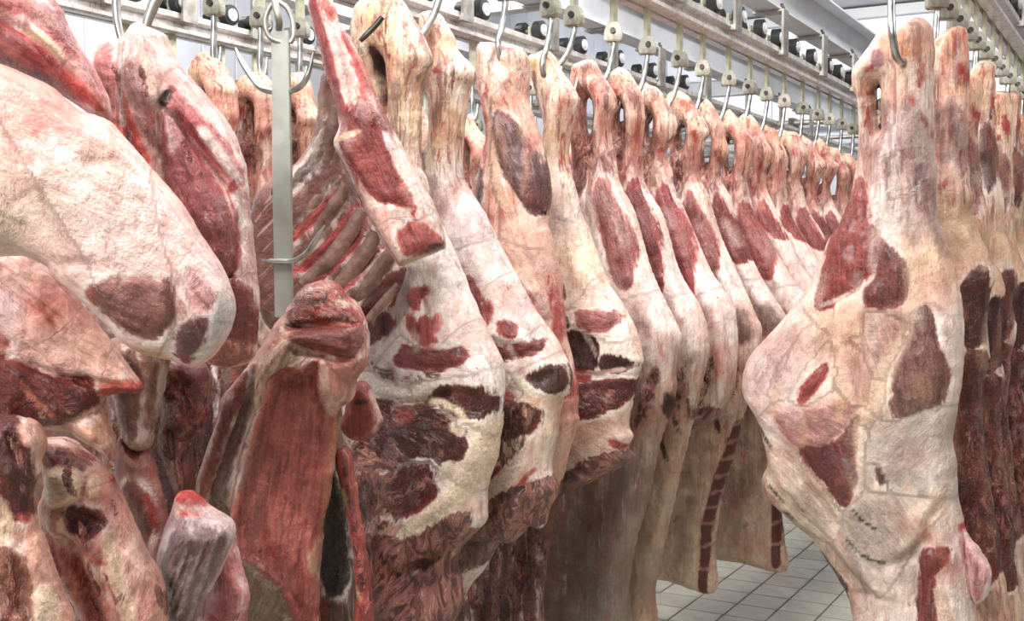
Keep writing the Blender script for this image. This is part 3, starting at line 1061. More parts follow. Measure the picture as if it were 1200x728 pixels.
# bulb of muscle beside the hero's flap
build_meat('beef_trimming', Plane((-0.57, hero_plane.O[1] - 0.02, 0), 0.0),
           O_([(698, 425), (730, 455), (762, 492), (796, 560), (788, 632), (752, 672), (728, 650), (718, 560)]),
           'loose greyish-pink muscle flap hanging at the right edge of the large pale side', 'beef', T=0.035, TB=0.02, rim=0.03, core=0.05,
           res=3.5, base=(186, 146, 140), lean=[dict(poly=O_([(712, 450), (756, 500), (790, 560), (780, 630), (752, 660), (730, 600)]), col=(168, 124, 124), bias=2)])

# ------------------------------------------------------------------ other sides of the right-hand row
conv_hero = hero_plane.px


def right_side(i, px, dz, label):
    s = s_on_rail(px, -0.61)
    pl = Plane((-0.61, s, 0), 0.0)
    rnd = random.Random(100 + i)
    kx = 1 + rnd.uniform(-0.04, 0.04)

    def cv(p):
        a, b = hero_plane.px(p)
        w = rnd_w
        return (a * kx + w * (b - 1.6), b + dz)
    rnd_w = rnd.uniform(-0.015, 0.03)
    dk = rnd.choice([(92, 46, 42), (110, 58, 54), (80, 40, 36)])
    out = M_([(520, 62), (585, 62), (612, 120), (606, 330), (615, 450), (625, 560), (640, 700)]) + N_(
        [(650, 110), (684, 260), (698, 350), (700, 450), (700, 560), (690, 650)]) + O_([(690, 130), (700, 300), (720, 430), (735, 600), (745, 728)]) + [
        (1150, 900), (1000, 900), (980, 690), (940, 600), (900, 520), (890, 430), (950, 350), (990, 250), (1025, 180), (1030, 90), (1045, 50)]
    jx = [rnd.uniform(-7, 7) for _ in out]
    out = [(x + j, y + rnd.uniform(-5, 5)) for (x, y), j in zip(out, jx)]
    top = 330 + rnd.uniform(-30, 30)
    lean = [dict(poly=M_([(560, top), (590, top + 30), (612, 430), (614, 540), (596, 640), (564, 560), (545, 440)]), col=rnd.choice([(104, 76, 72), (120, 78, 72), (146, 106, 102)]), h=0.018, soft=12),
            dict(poly=M_([(500, 420), (530, 400), (540, 560), (520, 640)]), col=(150, 112, 106), op=0.8),
            dict(poly=N_([(640, 290 + top * 0.1), (690, 300), (702, 400), (700, 520), (660, 600), (600, 560), (600, 400)]), col=dk, h=0.006, ang=4),
            dict(poly=O_([(600, 10), (700, -20), (720, 200), (740, 420), (790, 800), (560, 800), (560, 300)]), col=rnd.choice([(92, 40, 34), (112, 52, 44), (84, 36, 32)]), bias=2, ang=3)]
    marks = drips(rnd, 1060, 1100, 40, 240, 18, 5, 46, [(236, 214, 196), (206, 130, 100), (226, 170, 120), (196, 66, 54), (150, 104, 98), (244, 232, 224)]) + drips(rnd, 1085, 1132, 270, 480, 12, 4, 50, [(232, 206, 180), (206, 160, 130), (110, 60, 54), (196, 120, 100)])
    marks += drips(rnd, 1090, 1146, 470, 740, 26, 4, 80, [(206, 150, 126), (60, 26, 22), (176, 92, 78), (150, 70, 60), (226, 190, 166)], 0.05)
    marks += [dict(line=M_([(590, 205 + rnd.uniform(-20, 30)), (606, 270)]), w=11, col=BLOOD), dict(line=M_([(575, 100), (600, 110)]), w=8, col=(214, 120, 80), op=0.7)]
    return build_meat('beef_carcass', pl, out, label, 'beef', 'hanging beef sides', T=0.075, TB=0.05, rim=0.05, core=0.12, res=6.0,
                      base=rnd.choice([(226, 200, 172), (224, 190, 164), (230, 206, 186)]), edge=2.5, bumpy=0.010, lean=lean, marks=marks, conv=cv, unit=hero_plane.scale_at((1050, 350)),
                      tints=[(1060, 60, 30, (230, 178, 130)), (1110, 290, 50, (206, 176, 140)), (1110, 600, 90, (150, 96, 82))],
                      rag=[dict(poly=O_([(640, 60), (720, 60), (760, 760), (560, 760)]), a=0.5), dict(line=M_([(590, 220), (600, 330)]), w=20, a=0.5)],
                      relief=[dict(line=N_([(640, 120), (668, 300), (672, 600)]), w=7, h=-0.015)] +
                             [dict(line=O_([(600 + 30 * q, 60), (610 + 32 * q, 400), (620 + 30 * q, 720)]), w=5, h=-0.025) for q in range(4)],
                      sinew=[dict(poly=M_([(400, 30), (640, 30), (640, 700), (400, 700)]), a=0.9, soft=20), dict(poly=O_([(560, -200), (760, -200), (800, 1300), (300, 1300)]), a=0.6, soft=20)], regions=[('shank', M_([(400, 30), (640, 30), (640, 560), (400, 560)])),
                               ('lean_muscle', lean[0]), ('belly', O_([(560, 0), (760, 0), (800, 1300), (300, 1300)]))], seed=900 + 37 * i)


RIGHT = [(1092, 0.07, 'second beef side of the right row, half hidden behind the large pale one'),
         (1112, -0.03, 'third beef side of the right row, red cut below its hock'),
         (1130, 0.05, 'fourth beef side of the right row, grey-purple shank muscle'),
         (1147, 0.0, 'fifth beef side of the right row, thin visible strip'),
         (1162, 0.03, 'sixth beef side of the right row, thin visible strip'),
         (1176, 0.0, 'seventh beef side of the right row, thin visible strip'),
         (1189, 0.02, 'eighth beef side of the right row, at the right photo edge'),
         (1201, 0.0, 'ninth beef side of the right row, cut off by the photo edge'),
         (1212, 0.0, 'tenth beef side of the right row, last one to be seen')]
for i, (px, dz, lb) in enumerate(RIGHT):
    right_side(i, px, dz, lb)

# ------------------------------------------------------------------ template side of the long middle row
T_OUT = [(-0.058, -0.045), (-0.030, -0.004), (0.004, 0.0), (0.040, -0.035), (0.085, -0.105), (0.102, -0.150), (0.092, -0.195), (0.074, -0.25), (0.080, -0.33), (0.105, -0.41), (0.16, -0.52),
         (0.24, -0.68), (0.33, -0.82), (0.355, -0.90), (0.345, -0.98), (0.33, -1.10), (0.29, -1.24), (0.22, -1.42), (0.175, -1.58), (0.158, -1.74), (0.160, -1.90),
         (-0.03, -1.89), (-0.36, -1.88), (-0.36, -1.70), (-0.34, -1.40), (-0.33, -1.10), (-0.30, -0.80), (-0.22, -0.55), (-0.12, -0.42), (-0.062, -0.33), (-0.050, -0.23), (-0.058, -0.13)]
BONEC = [(176, 60, 52), (206, 110, 92), (196, 74, 62), (206, 96, 78), (226, 176, 140), (240, 224, 208), (168, 100, 92), (150, 84, 80), (216, 150, 110), (186, 60, 50)]


def template_side(i, px, d, ztop, label, group='hanging beef sides', width=1.0, slim=0.0, res=0.011, leanc=RED, length=1.0, cream=(232, 212, 194), strip=False, T=0.085, leankind=0, low=(190, 166, 140), short=False, flare=0.0):
    s = s_on_rail(px, d)
    pl = Plane((d, s, 0), 0.0)
    rnd = random.Random(300 + i)
    jit = [(rnd.uniform(-0.014, 0.014), rnd.uniform(-0.018, 0.018)) for _ in T_OUT]
    tip = rnd.uniform(-0.025, 0.025)
    kn = rnd.uniform(0.85, 1.12)

    def cv(p):
        x, z = p
        f = min(max((-z - 0.15) / 0.6, 0), 1)
        g_ = min(max((-z - 1.1) / 0.7, 0), 1)
        return (x * ((1 - f) * kn + width * f) + tip * f + flare * g_, ztop + (z if z > -0.4 else -0.4 + (z + 0.4) * length))
    out = [(x + j[0], z + j[1]) for (x, z), j in zip(T_OUT, jit)]
    if short:
        out = [p for p in out if p[1] > -1.13 and not (p[0] < -0.31 and p[1] < -1.0)]
        k = max(range(len(out)), key=lambda q: -out[q][1] if out[q][0] > 0 else -9)
        out[k + 1:k + 1] = [(0.27, -1.21), (0.16, -1.27), (0.0, -1.24), (-0.18, -1.30), (-0.31, -1.22)]
        rag_end = [dict(line=[(0.28, -1.18), (0.1, -1.24), (-0.3, -1.25)], w=10, a=0.75, soft=4)]
    else:
        rag_end = []
    lk = rnd.uniform(0.012, 0.045)
    ls = rnd.uniform(0.8, 1.15) if i < 4 else rnd.uniform(0.35, 0.8)
    # long wine-red muscle window on the thigh
    mus = [(0.045 + lk, -0.38), (0.085 + lk, -0.44), (0.145 + lk, -0.54), (0.180 + lk, -0.42 - 0.25 * ls), (0.172 + lk, -0.42 - 0.37 * ls), (0.10 + lk, -0.42 - 0.33 * ls), (0.055 + lk, -0.42 - 0.2 * ls), (0.025 + lk, -0.46)]
    lean = [dict(poly=mus, col=leanc, h=0.010, soft=3, ang=20),
            dict(poly=[(-0.10, -0.45), (-0.04, -0.42), (0.01, -0.55), (0.02, -0.70), (-0.04, -0.72), (-0.10, -0.6)], col=leanc, h=0.008, soft=3),
            dict(line=[(0.19 + lk, -0.80), (0.24 + lk, -0.88)], w=4, col=(160, 110, 106), op=0.7),
            dict(poly=[(-0.04, -0.26), (-0.02, -0.22), (-0.005, -0.34), (0.0, -0.46), (-0.04, -0.40)], col=rnd.choice([(150, 96, 92), (128, 74, 74), (164, 84, 76)]), op=0.9, bias=0.3)]
    if leankind == 1:
        lean.append(dict(poly=[(0.20, -0.84), (0.30, -0.82), (0.34, -0.9), (0.29, -0.95), (0.22, -0.92)], col=(118, 84, 74), op=0.8))
    marks = drips(rnd, -0.05, 0.085, -0.04, -0.34, 26, 1.25, -0.13, BONEC, 0.0, (0.55, 1.0)) + drips(rnd, 0.0, 0.07, -0.02, -0.14, 4, 2.2, -0.06, BONEC[:3] + [(200, 70, 56)], 0.4)
    marks += drips(rnd, -0.05, 0.16, -0.42, -0.7, 7, 1.5, -0.14, [(240, 230, 222), (170, 110, 106), (196, 140, 132), (224, 190, 160)], 0.5, (0.4, 0.8))
    marks += drips(rnd, 0.05, 0.3, -0.8, -1.1, 6, 1.8, -0.10, [(96, 50, 44), (178, 80, 66), (226, 206, 184), (120, 72, 60)], -0.2, (0.5, 1.0))
    marks += drips(rnd, -0.1, 0.2, -1.2, -1.7, 10, 1.5, -0.18, [(120, 92, 74), (150, 116, 94), (216, 196, 168), (120, 60, 50)], -0.3, (0.3, 0.7)) + drips(rnd, -0.1, 0.2, -1.15, -1.8, 10, 0.7, 0.02, [(70, 40, 34), (110, 56, 46)], 0.8, (0.7, 1.0))
    for _ in range(rnd.randint(2, 5)):
        qx, qz, ql = rnd.uniform(0.16, 0.33), rnd.uniform(-0.92, -1.2), rnd.uniform(0.04, 0.12)
        marks.append(dict(line=[(qx, qz), (qx + rnd.uniform(-0.02, 0.04), qz - ql)], w=rnd.uniform(1.2, 3.0), col=rnd.choice([(96, 50, 44), (70, 36, 32), (150, 60, 50), (120, 78, 66)])))
    marks += drips(rnd, 0.2, 0.32, -0.9, -1.15, 5, 1.3, -0.1, [(196, 70, 58), (206, 110, 92)], -0.2, (0.5, 0.9))
    rag = [dict(line=[(0.29, -0.98), (0.24, -1.12), (0.20, -1.2)], w=8, a=0.5, soft=4), dict(line=[(0.01, -0.10), (-0.01, -0.42)], w=10, a=0.52, soft=4),
           dict(line=[(0.05, -0.1), (0.085, -0.18)], w=5, a=0.35, soft=4)] + rag_end
    if strip:
        cut = [(0.28, -1.24), (0.205, -1.44), (0.155, -1.62), (0.140, -1.88)]
        marks.append(dict(line=cut, w=3.8, col=(104, 44, 36), taper=0.1))
        for q in range(9):
            f = q / 9.0
            j = min(int(f * 3), 2)
            g_ = f * 3 - j
            xx, zz = cut[j][0] * (1 - g_) + cut[j + 1][0] * g_, cut[j][1] * (1 - g_) + cut[j + 1][1] * g_
            marks.append(dict(line=[(xx - 0.018, zz - 0.005), (xx + 0.018, zz + 0.004)], w=1.6, col=(160, 100, 84), op=0.85))
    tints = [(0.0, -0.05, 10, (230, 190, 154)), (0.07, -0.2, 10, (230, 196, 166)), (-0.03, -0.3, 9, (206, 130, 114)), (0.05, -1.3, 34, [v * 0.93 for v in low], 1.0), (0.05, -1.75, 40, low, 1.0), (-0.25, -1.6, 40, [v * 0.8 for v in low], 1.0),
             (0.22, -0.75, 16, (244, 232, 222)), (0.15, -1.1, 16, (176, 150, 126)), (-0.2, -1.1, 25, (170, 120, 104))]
    relief = [dict(line=[(0.28, -1.22), (0.19, -1.44), (0.135, -1.62), (0.125, -1.88)], w=2, h=-0.008), dict(line=[(0.03, -0.15), (0.03, -0.4)], w=2.2, h=-0.02),
              dict(line=[(0.16, -0.56), (0.24, -0.72), (0.33, -0.86)], w=5, h=0.02), dict(line=[(-0.05, -1.0), (0.1, -1.15), (0.2, -1.1)], w=3, h=-0.012),
              dict(line=[(-0.035, -0.03), (-0.04, -0.2), (-0.05, -0.35)], w=1.4, h=0.012), dict(line=[(0.055, -0.10), (0.06, -0.25)], w=2.5, h=0.014)]
    hole = [(-0.004, -0.12), (0.018, -0.135), (0.024, -0.19), (0.014, -0.27), (0.0, -0.31), (-0.014, -0.24), (-0.016, -0.16)]
    hs = rnd.uniform(0.5, 1.0)
    hole = [(x * hs, -0.12 + (z + 0.12) * hs) for x, z in hole]
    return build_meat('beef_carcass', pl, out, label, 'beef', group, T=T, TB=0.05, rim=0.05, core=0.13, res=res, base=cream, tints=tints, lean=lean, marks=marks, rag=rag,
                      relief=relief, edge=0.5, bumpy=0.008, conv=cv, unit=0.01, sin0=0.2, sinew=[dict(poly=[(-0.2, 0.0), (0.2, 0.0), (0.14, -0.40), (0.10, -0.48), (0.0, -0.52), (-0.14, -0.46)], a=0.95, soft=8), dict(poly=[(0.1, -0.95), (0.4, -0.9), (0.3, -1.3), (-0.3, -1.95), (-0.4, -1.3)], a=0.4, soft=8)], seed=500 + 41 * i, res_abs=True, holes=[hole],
                      regions=[('shank', [(-0.2, 0.1), (0.2, 0.1), (0.14, -0.38), (0.0, -0.44), (-0.14, -0.38)]),
                               ('lean_muscle', mus),
                               ('flank', [(-0.5, -1.15), (0.5, -1.15), (0.5, -2.2), (-0.5, -2.2)])])
# ------------------------------------------------------------------ long middle row: the four quarters nearest, drawn one by one
A_ = lambda p: K(0, 0, p)
B_ = lambda p: K(0, 240, p)
C_ = lambda p: K(0, 470, p, S4)
D_ = lambda p: K(240, 0, p)
E_ = lambda p: K(240, 240, p)
F_ = lambda p: K(240, 470, p, S4)
G_ = lambda p: K(480, 0, p)
H_ = lambda p: K(480, 240, p)
I_ = lambda p: K(480, 470, p, S4)
J_ = lambda p: K(720, 0, p)
K_ = lambda p: K(720, 240, p)
L_ = lambda p: K(720, 470, p, S4)

# first quarter: white fat with red marbling, long cream cut face below
build_meat(
    'beef_quarter', row_plane(475, -1.65),
    [(426, 6), (451, -4), (469, 0), (490, 36), (503, 62), (500, 86), (492, 106), (490, 178), (498, 212)] + H_([(60, 0), (130, 130), (200, 300), (252, 420), (296, 520), (306, 600), (300, 700)]) +
    I_([(300, 90), (280, 200), (250, 290), (246, 400), (150, 520), (170, 640), (140, 760)]) + [(520, 800), (420, 800), (425, 650), (412, 520), (412, 380), (436, 300), (452, 230), (450, 150), (442, 110), (426, 90), (417, 62)],
    'nearest beef quarter of the middle row, white fat marbled red beside the rib slab', 'beef', 'hanging beef sides',
    T=0.085, TB=0.06, rim=0.05, core=0.12, res=3.6, base=(238, 226, 214), edge=2.2,
    tints=[(460, 30, 50, (226, 190, 140)), (470, 130, 60, (228, 196, 148)), (480, 80, 26, (228, 178, 130)), (560, 520, 40, (232, 206, 170)), (480, 445, 40, (206, 194, 180)), (480, 640, 90, (190, 130, 110))],
    lean=[dict(poly=E_([(662, 208), (700, 204), (696, 280), (682, 328), (656, 306)]), col=(154, 66, 60), ang=0),
          dict(poly=E_([(722, 350), (762, 384), (812, 430), (818, 455), (770, 452), (732, 404)]), col=(158, 72, 66)),
          dict(poly=E_([(742, 280), (784, 272), (772, 302), (760, 340), (735, 320)]), col=(160, 76, 70)),
          dict(poly=E_([(632, 362), (668, 356), (682, 390), (660, 420), (622, 404)]), col=(120, 50, 46)),
          dict(poly=E_([(580, 395), (640, 400), (636, 440), (590, 446)]), col=(130, 56, 50)),
          dict(poly=E_([(770, 370), (815, 380), (822, 408), (790, 412)]), col=(170, 86, 80)),
          dict(poly=H_([(140, 350), (160, 380), (150, 400), (135, 380)]), col=(180, 110, 106)),
          dict(poly=E_([(690, 500), (722, 454), (784, 470), (860, 470)]) + H_([(220, 458), (243, 500), (200, 522), (110, 530), (30, 520)]), col=(124, 50, 46), h=0.008, ang=80),
          dict(poly=H_([(198, 622), (240, 600), (292, 612), (302, 658), (272, 692), (212, 682), (186, 650)]), col=(84, 34, 28), h=-0.014, soft=8),
          dict(poly=H_([(90, 632), (140, 596), (200, 590), (288, 600), (230, 620), (170, 640), (110, 655)]), col=(92, 34, 30), h=-0.010, soft=6),
          dict(poly=F_([(560, 130), (640, 60), (760, 50), (860, 80), (900, 110)]) + I_([(240, 90), (220, 180), (120, 170), (0, 190)]) + F_([(700, 200), (600, 190)]), col=(88, 28, 24), ang=70),
          dict(poly=E_([(560, 640), (640, 625), (720, 650), (800, 660), (860, 700), (780, 728), (640, 720), (570, 690)]), col=(96, 32, 28), ang=75),
          dict(poly=F_([(560, 250), (620, 230), (640, 300), (590, 340)]), col=(100, 36, 32)), dict(poly=F_([(720, 300), (800, 250), (830, 290), (740, 360)]), col=(110, 36, 36)),
          dict(poly=I_([(30, 220), (110, 200), (140, 240), (70, 330), (10, 360)]), col=(104, 36, 34), ang=-40),
          dict(poly=I_([(0, 20), (60, 0), (110, 20), (60, 60), (0, 70)]), col=(140, 52, 44), ang=70)],
    holes=[D_([(596, 205), (612, 215), (622, 290), (620, 380), (606, 330), (592, 260)])],
    marks=drips(random.Random(21), 425, 498, 20, 200, 22, 4, 40, [(240, 226, 206), (206, 150, 110), (196, 72, 58), (176, 130, 104), (226, 186, 130), (150, 100, 90)]) + drips(random.Random(22), 470, 570, 270, 470, 22, 5, 30, [(150, 70, 64), (246, 240, 232), (170, 96, 90)], 0.2) + [dict(line=E_([(525, 565), (620, 590), (740, 616), (800, 580)]), w=22, col=(248, 240, 226)), dict(line=H_([(0, 655), (120, 632), (200, 655), (240, 700), (300, 720)]), w=7, col=(246, 230, 200)),
           dict(line=I_([(300, 70), (270, 180), (215, 280), (130, 360), (40, 420)]), w=22, col=(250, 232, 206), taper=0.5),
           dict(line=H_([(130, 455), (200, 452), (235, 440)]), w=5, col=(240, 232, 224)),
           dict(line=D_([(650, 190), (660, 210)]), w=8, col=BLOOD), dict(line=D_([(632, 118), (632, 132)]), w=5, col=BLOOD), dict(line=D_([(655, 225), (650, 250)]), w=4, col=(206, 90, 50)),
           dict(poly=D_([(592, 150), (618, 200), (625, 330), (612, 370), (585, 260), (575, 190)]), col=(96, 62, 50), bias=1)],  # brown patch paints the dark of the gap in the leg
    relief=[dict(line=D_([(640, 290), (640, 520)]), w=7, h=-0.014), dict(line=D_([(600, 180), (615, 340)]), w=6, h=-0.03), dict(line=E_([(540, 600), (740, 640), (860, 600)]), w=5, h=-0.015),
            dict(line=I_([(280, 120), (200, 290), (60, 400)]), w=8, h=0.015), dict(line=I_([(250, 410), (140, 500), (0, 560)]), w=6, h=-0.02), dict(line=D_([(690, 280), (660, 500), (700, 640)]), w=10, h=0.014)],
    rag=[dict(poly=I_([(-150, 0), (180, -10), (200, 120), (170, 240), (60, 380), (-150, 420)]), a=0.5), dict(poly=I_([(245, 400), (200, 340), (60, 420), (-130, 420), (-150, 800), (150, 800)]), a=0.8), dict(poly=F_([(545, 130), (700, 180), (690, 330), (560, 420), (520, 300)]), a=0.65), dict(line=E_([(560, 480), (700, 560), (860, 530)]), w=26, a=0.52)],
    sin0=0.18, sinew=[dict(poly=D_([(480, -60), (760, -60), (740, 620), (560, 640), (480, 300)]), a=0.85, soft=24)],
    regions=[('shank', D_([(480, -60), (760, -60), (740, 620), (560, 640), (480, 300)])),
             ('lean_muscle', E_([(690, 500), (722, 454), (784, 470), (860, 470)]) + H_([(220, 458), (243, 500), (200, 522), (110, 530), (30, 520)])),
             ('cut_face', I_([(-300, 0), (340, 0), (300, 300), (250, 420), (-300, 440)])),
             ('torn_edge', I_([(-300, 300), (300, 300), (260, 1300), (-300, 1300)]))])

# second quarter
build_meat(
    'beef_quarter', row_plane(530, -1.65),
    [(497, 36), (500, 18)] + G_([(88, 40), (130, 98), (152, 160), (200, 212), (212, 244), (205, 268), (188, 300), (172, 420), (165, 560), (192, 620), (236, 690)]) +
    H_([(290, 130), (340, 220), (400, 330), (470, 430), (502, 490), (527, 560), (520, 620)]) + I_([(502, 0), (482, 120), (464, 225), (490, 300), (460, 360), (440, 420), (400, 410), (340, 470), (300, 470), (245, 560), (185, 640), (190, 780)]) +
    [(510, 800), (500, 600), (498, 400), (505, 280), (500, 210), (508, 150), (503, 100), (494, 66)],
    'second beef quarter of the middle row, folded pale flank above a ragged rib edge', 'beef', 'hanging beef sides',
    T=0.08, TB=0.06, rim=0.05, core=0.11, res=3.6, base=(236, 222, 210), edge=1.2,
    tints=[(520, 60, 40, (228, 190, 140)), (530, 150, 40, (228, 196, 156)), (560, 270, 40, (216, 204, 200)), (640, 480, 40, (232, 212, 176)), (600, 560, 50, (214, 178, 150))],
    lean=[dict(poly=H_([(216, 262), (250, 236), (275, 290), (281, 400), (268, 442), (236, 390), (208, 300)]), col=(142, 62, 58), h=0.008, ang=10), dict(poly=H_([(290, 302), (320, 330), (312, 392), (286, 352)]), col=(164, 92, 86)),
          dict(poly=H_([(342, 382), (390, 388), (402, 420), (362, 424)]), col=(140, 66, 62)), dict(poly=H_([(276, 462), (380, 462), (462, 440), (452, 480), (380, 502), (300, 506)]), col=(122, 60, 56), ang=80),
          dict(poly=H_([(430, 560), (500, 526), (527, 560), (516, 604), (470, 602), (438, 574)]), col=(76, 36, 26), h=-0.012, soft=8), dict(poly=H_([(316, 608), (350, 596), (396, 620), (380, 644), (320, 640)]), col=(168, 50, 44), ang=80),
          dict(poly=I_([(320, 40), (400, 0), (470, 20), (452, 80), (380, 110), (310, 110)]), col=(92, 32, 26)), dict(poly=I_([(280, 230), (340, 200), (360, 230), (300, 260)]), col=(120, 44, 44)),
          dict(poly=D_([(704, 380), (745, 340), (760, 480), (776, 580), (742, 610), (704, 540)]), col=(126, 92, 92), h=0.006), dict(poly=G_([(80, 600), (170, 590), (200, 700), (150, 740), (90, 720)]), col=(190, 172, 174), op=0.5)],
    marks=drips(random.Random(23), 500, 548, 30, 210, 20, 4, 40, [(240, 226, 206), (206, 150, 110), (196, 72, 58), (176, 130, 104), (226, 186, 130), (150, 100, 90)]) + drips(random.Random(24), 530, 640, 240, 430, 18, 5, 40, [(176, 150, 148), (246, 238, 230), (186, 120, 112)], 0.4) + [dict(line=H_([(330, 600), (400, 560), (440, 600), (480, 620)]), w=10, col=(248, 238, 218)), dict(line=I_([(420, 120), (380, 220), (280, 320)]), w=22, col=(248, 226, 212)), dict(line=G_([(130, 240), (155, 250)]), w=9, col=(178, 72, 52)),
           dict(line=G_([(85, 130), (82, 230)]), w=8, col=(120, 96, 78)), dict(line=I_([(445, 215), (400, 270), (380, 300)]), w=6, col=(182, 70, 60))],
    relief=[dict(line=G_([(120, 110), (100, 260), (100, 420)]), w=6, h=-0.018), dict(line=H_([(340, 520), (460, 470), (505, 500)]), w=5, h=-0.012), dict(line=H_([(260, 460), (300, 420), (430, 430)]), w=6, h=0.012), dict(line=I_([(480, 305), (340, 370), (240, 440)]), w=8, h=0.012)],
    rag=[dict(poly=I_([(250, -20), (460, 0), (440, 130), (340, 240), (250, 300)]), a=0.52), dict(line=I_([(480, 290), (400, 350), (300, 420), (230, 500)]), w=64, a=0.85), dict(poly=I_([(300, 420), (200, 600), (190, 800), (0, 800), (0, 500)]), a=0.8), dict(poly=I_([(300, 0), (460, 10), (450, 110), (290, 130)]), a=0.45)],
    sin0=0.18, sinew=[dict(poly=G_([(0, 0), (240, 0), (200, 610), (20, 620)]), a=0.85, soft=24)],
    regions=[('shank', G_([(0, 0), (240, 0), (200, 610), (20, 620)])), ('lean_muscle', H_([(216, 262), (250, 236), (275, 290), (281, 400), (268, 442), (236, 390), (208, 300)])),
             ('cut_face', I_([(200, -20), (560, -20), (490, 280), (200, 380)])), ('torn_edge', I_([(100, 270), (560, 230), (560, 900), (-100, 900)]))])

# third side: broad flat hock end with the grey shank muscle
build_meat(
    'beef_quarter', row_plane(592, -1.65),
    G_([(238, 160), (246, 138), (292, 142), (360, 155), (384, 190), (388, 260), (386, 330), (420, 430), (452, 560), (460, 640), (450, 700)]) +
    H_([(442, 20), (458, 100), (490, 230), (502, 330), (512, 430), (532, 520), (548, 620), (546, 690)]) + I_([(556, 60), (530, 150), (492, 290), (470, 330)]) + [(650, 560), (585, 572), (550, 500), (552, 350), (560, 260), (562, 220)] +
    G_([(250, 520), (266, 430), (246, 330), (230, 260)]),
    'third beef side of the middle row, broad hock and dark purple shank muscle', 'beef', 'hanging beef sides',
    T=0.08, TB=0.06, rim=0.045, core=0.11, res=3.6, base=(232, 196, 174), edge=1.0,
    tints=[(590, 80, 30, (236, 208, 184)), (600, 330, 50, (228, 186, 160)), (590, 230, 30, (226, 178, 164)), (665, 470, 30, (216, 150, 130)), (640, 360, 20, (206, 190, 180))],
    lean=[dict(poly=G_([(330, 372), (382, 410), (432, 510), (466, 600), (462, 660), (434, 702), (392, 640), (342, 560), (314, 460)]), col=(112, 80, 82), h=0.014, soft=10, ang=25),
          dict(poly=H_([(366, 236), (402, 250), (452, 310), (442, 326), (392, 322), (370, 282)]), col=(116, 84, 82), ang=40), dict(poly=G_([(262, 300), (286, 330), (300, 470), (286, 600), (268, 480)]), col=(190, 116, 106), bias=2),
          dict(poly=G_([(255, 540), (285, 560), (290, 660), (262, 680)]), col=(120, 104, 100), bias=3), dict(poly=H_([(480, 420), (520, 500), (545, 620), (520, 600), (494, 500)]), col=(158, 70, 66))],
    marks=drips(random.Random(25), 568, 636, 60, 230, 26, 4.5, 40, [(240, 220, 206), (206, 130, 116), (196, 72, 58), (216, 170, 130), (226, 180, 160)]) + drips(random.Random(26), 570, 660, 240, 430, 18, 5, 40, [(240, 214, 196), (206, 130, 116), (196, 160, 150)], 0.3) + [dict(line=H_([(476, 230), (498, 350), (505, 480), (530, 570)]), w=6, col=(198, 84, 78)), dict(line=G_([(298, 288), (300, 340)]), w=5, col=(196, 74, 58)), dict(line=G_([(300, 155), (352, 168)]), w=8, col=(206, 120, 124)),
           dict(line=G_([(320, 200), (360, 230), (380, 215)]), w=5, col=(240, 206, 180)), dict(line=G_([(300, 430), (330, 600), (380, 710)]), w=14, col=(232, 196, 170))],
    relief=[dict(line=G_([(300, 180), (350, 230), (385, 220)]), w=5, h=-0.012), dict(line=G_([(310, 350), (318, 470), (400, 680)]), w=5, h=-0.012), dict(line=G_([(285, 330), (270, 470)]), w=8, h=0.012), dict(line=H_([(300, 40), (380, 260), (480, 400)]), w=14, h=0.012)],
    rag=[dict(line=I_([(540, 20), (500, 200)]), w=12, a=0.45)],
    sin0=0.18, sinew=[dict(poly=G_([(200, 100), (480, 100), (470, 600), (400, 700), (220, 700)]), a=0.85, soft=24)],
    regions=[('shank', G_([(200, 100), (480, 100), (470, 600), (400, 700), (220, 700)])), ('lean_muscle', G_([(330, 372), (382, 410), (432, 510), (466, 600), (462, 660), (434, 702), (392, 640), (342, 560), (314, 460)]))])

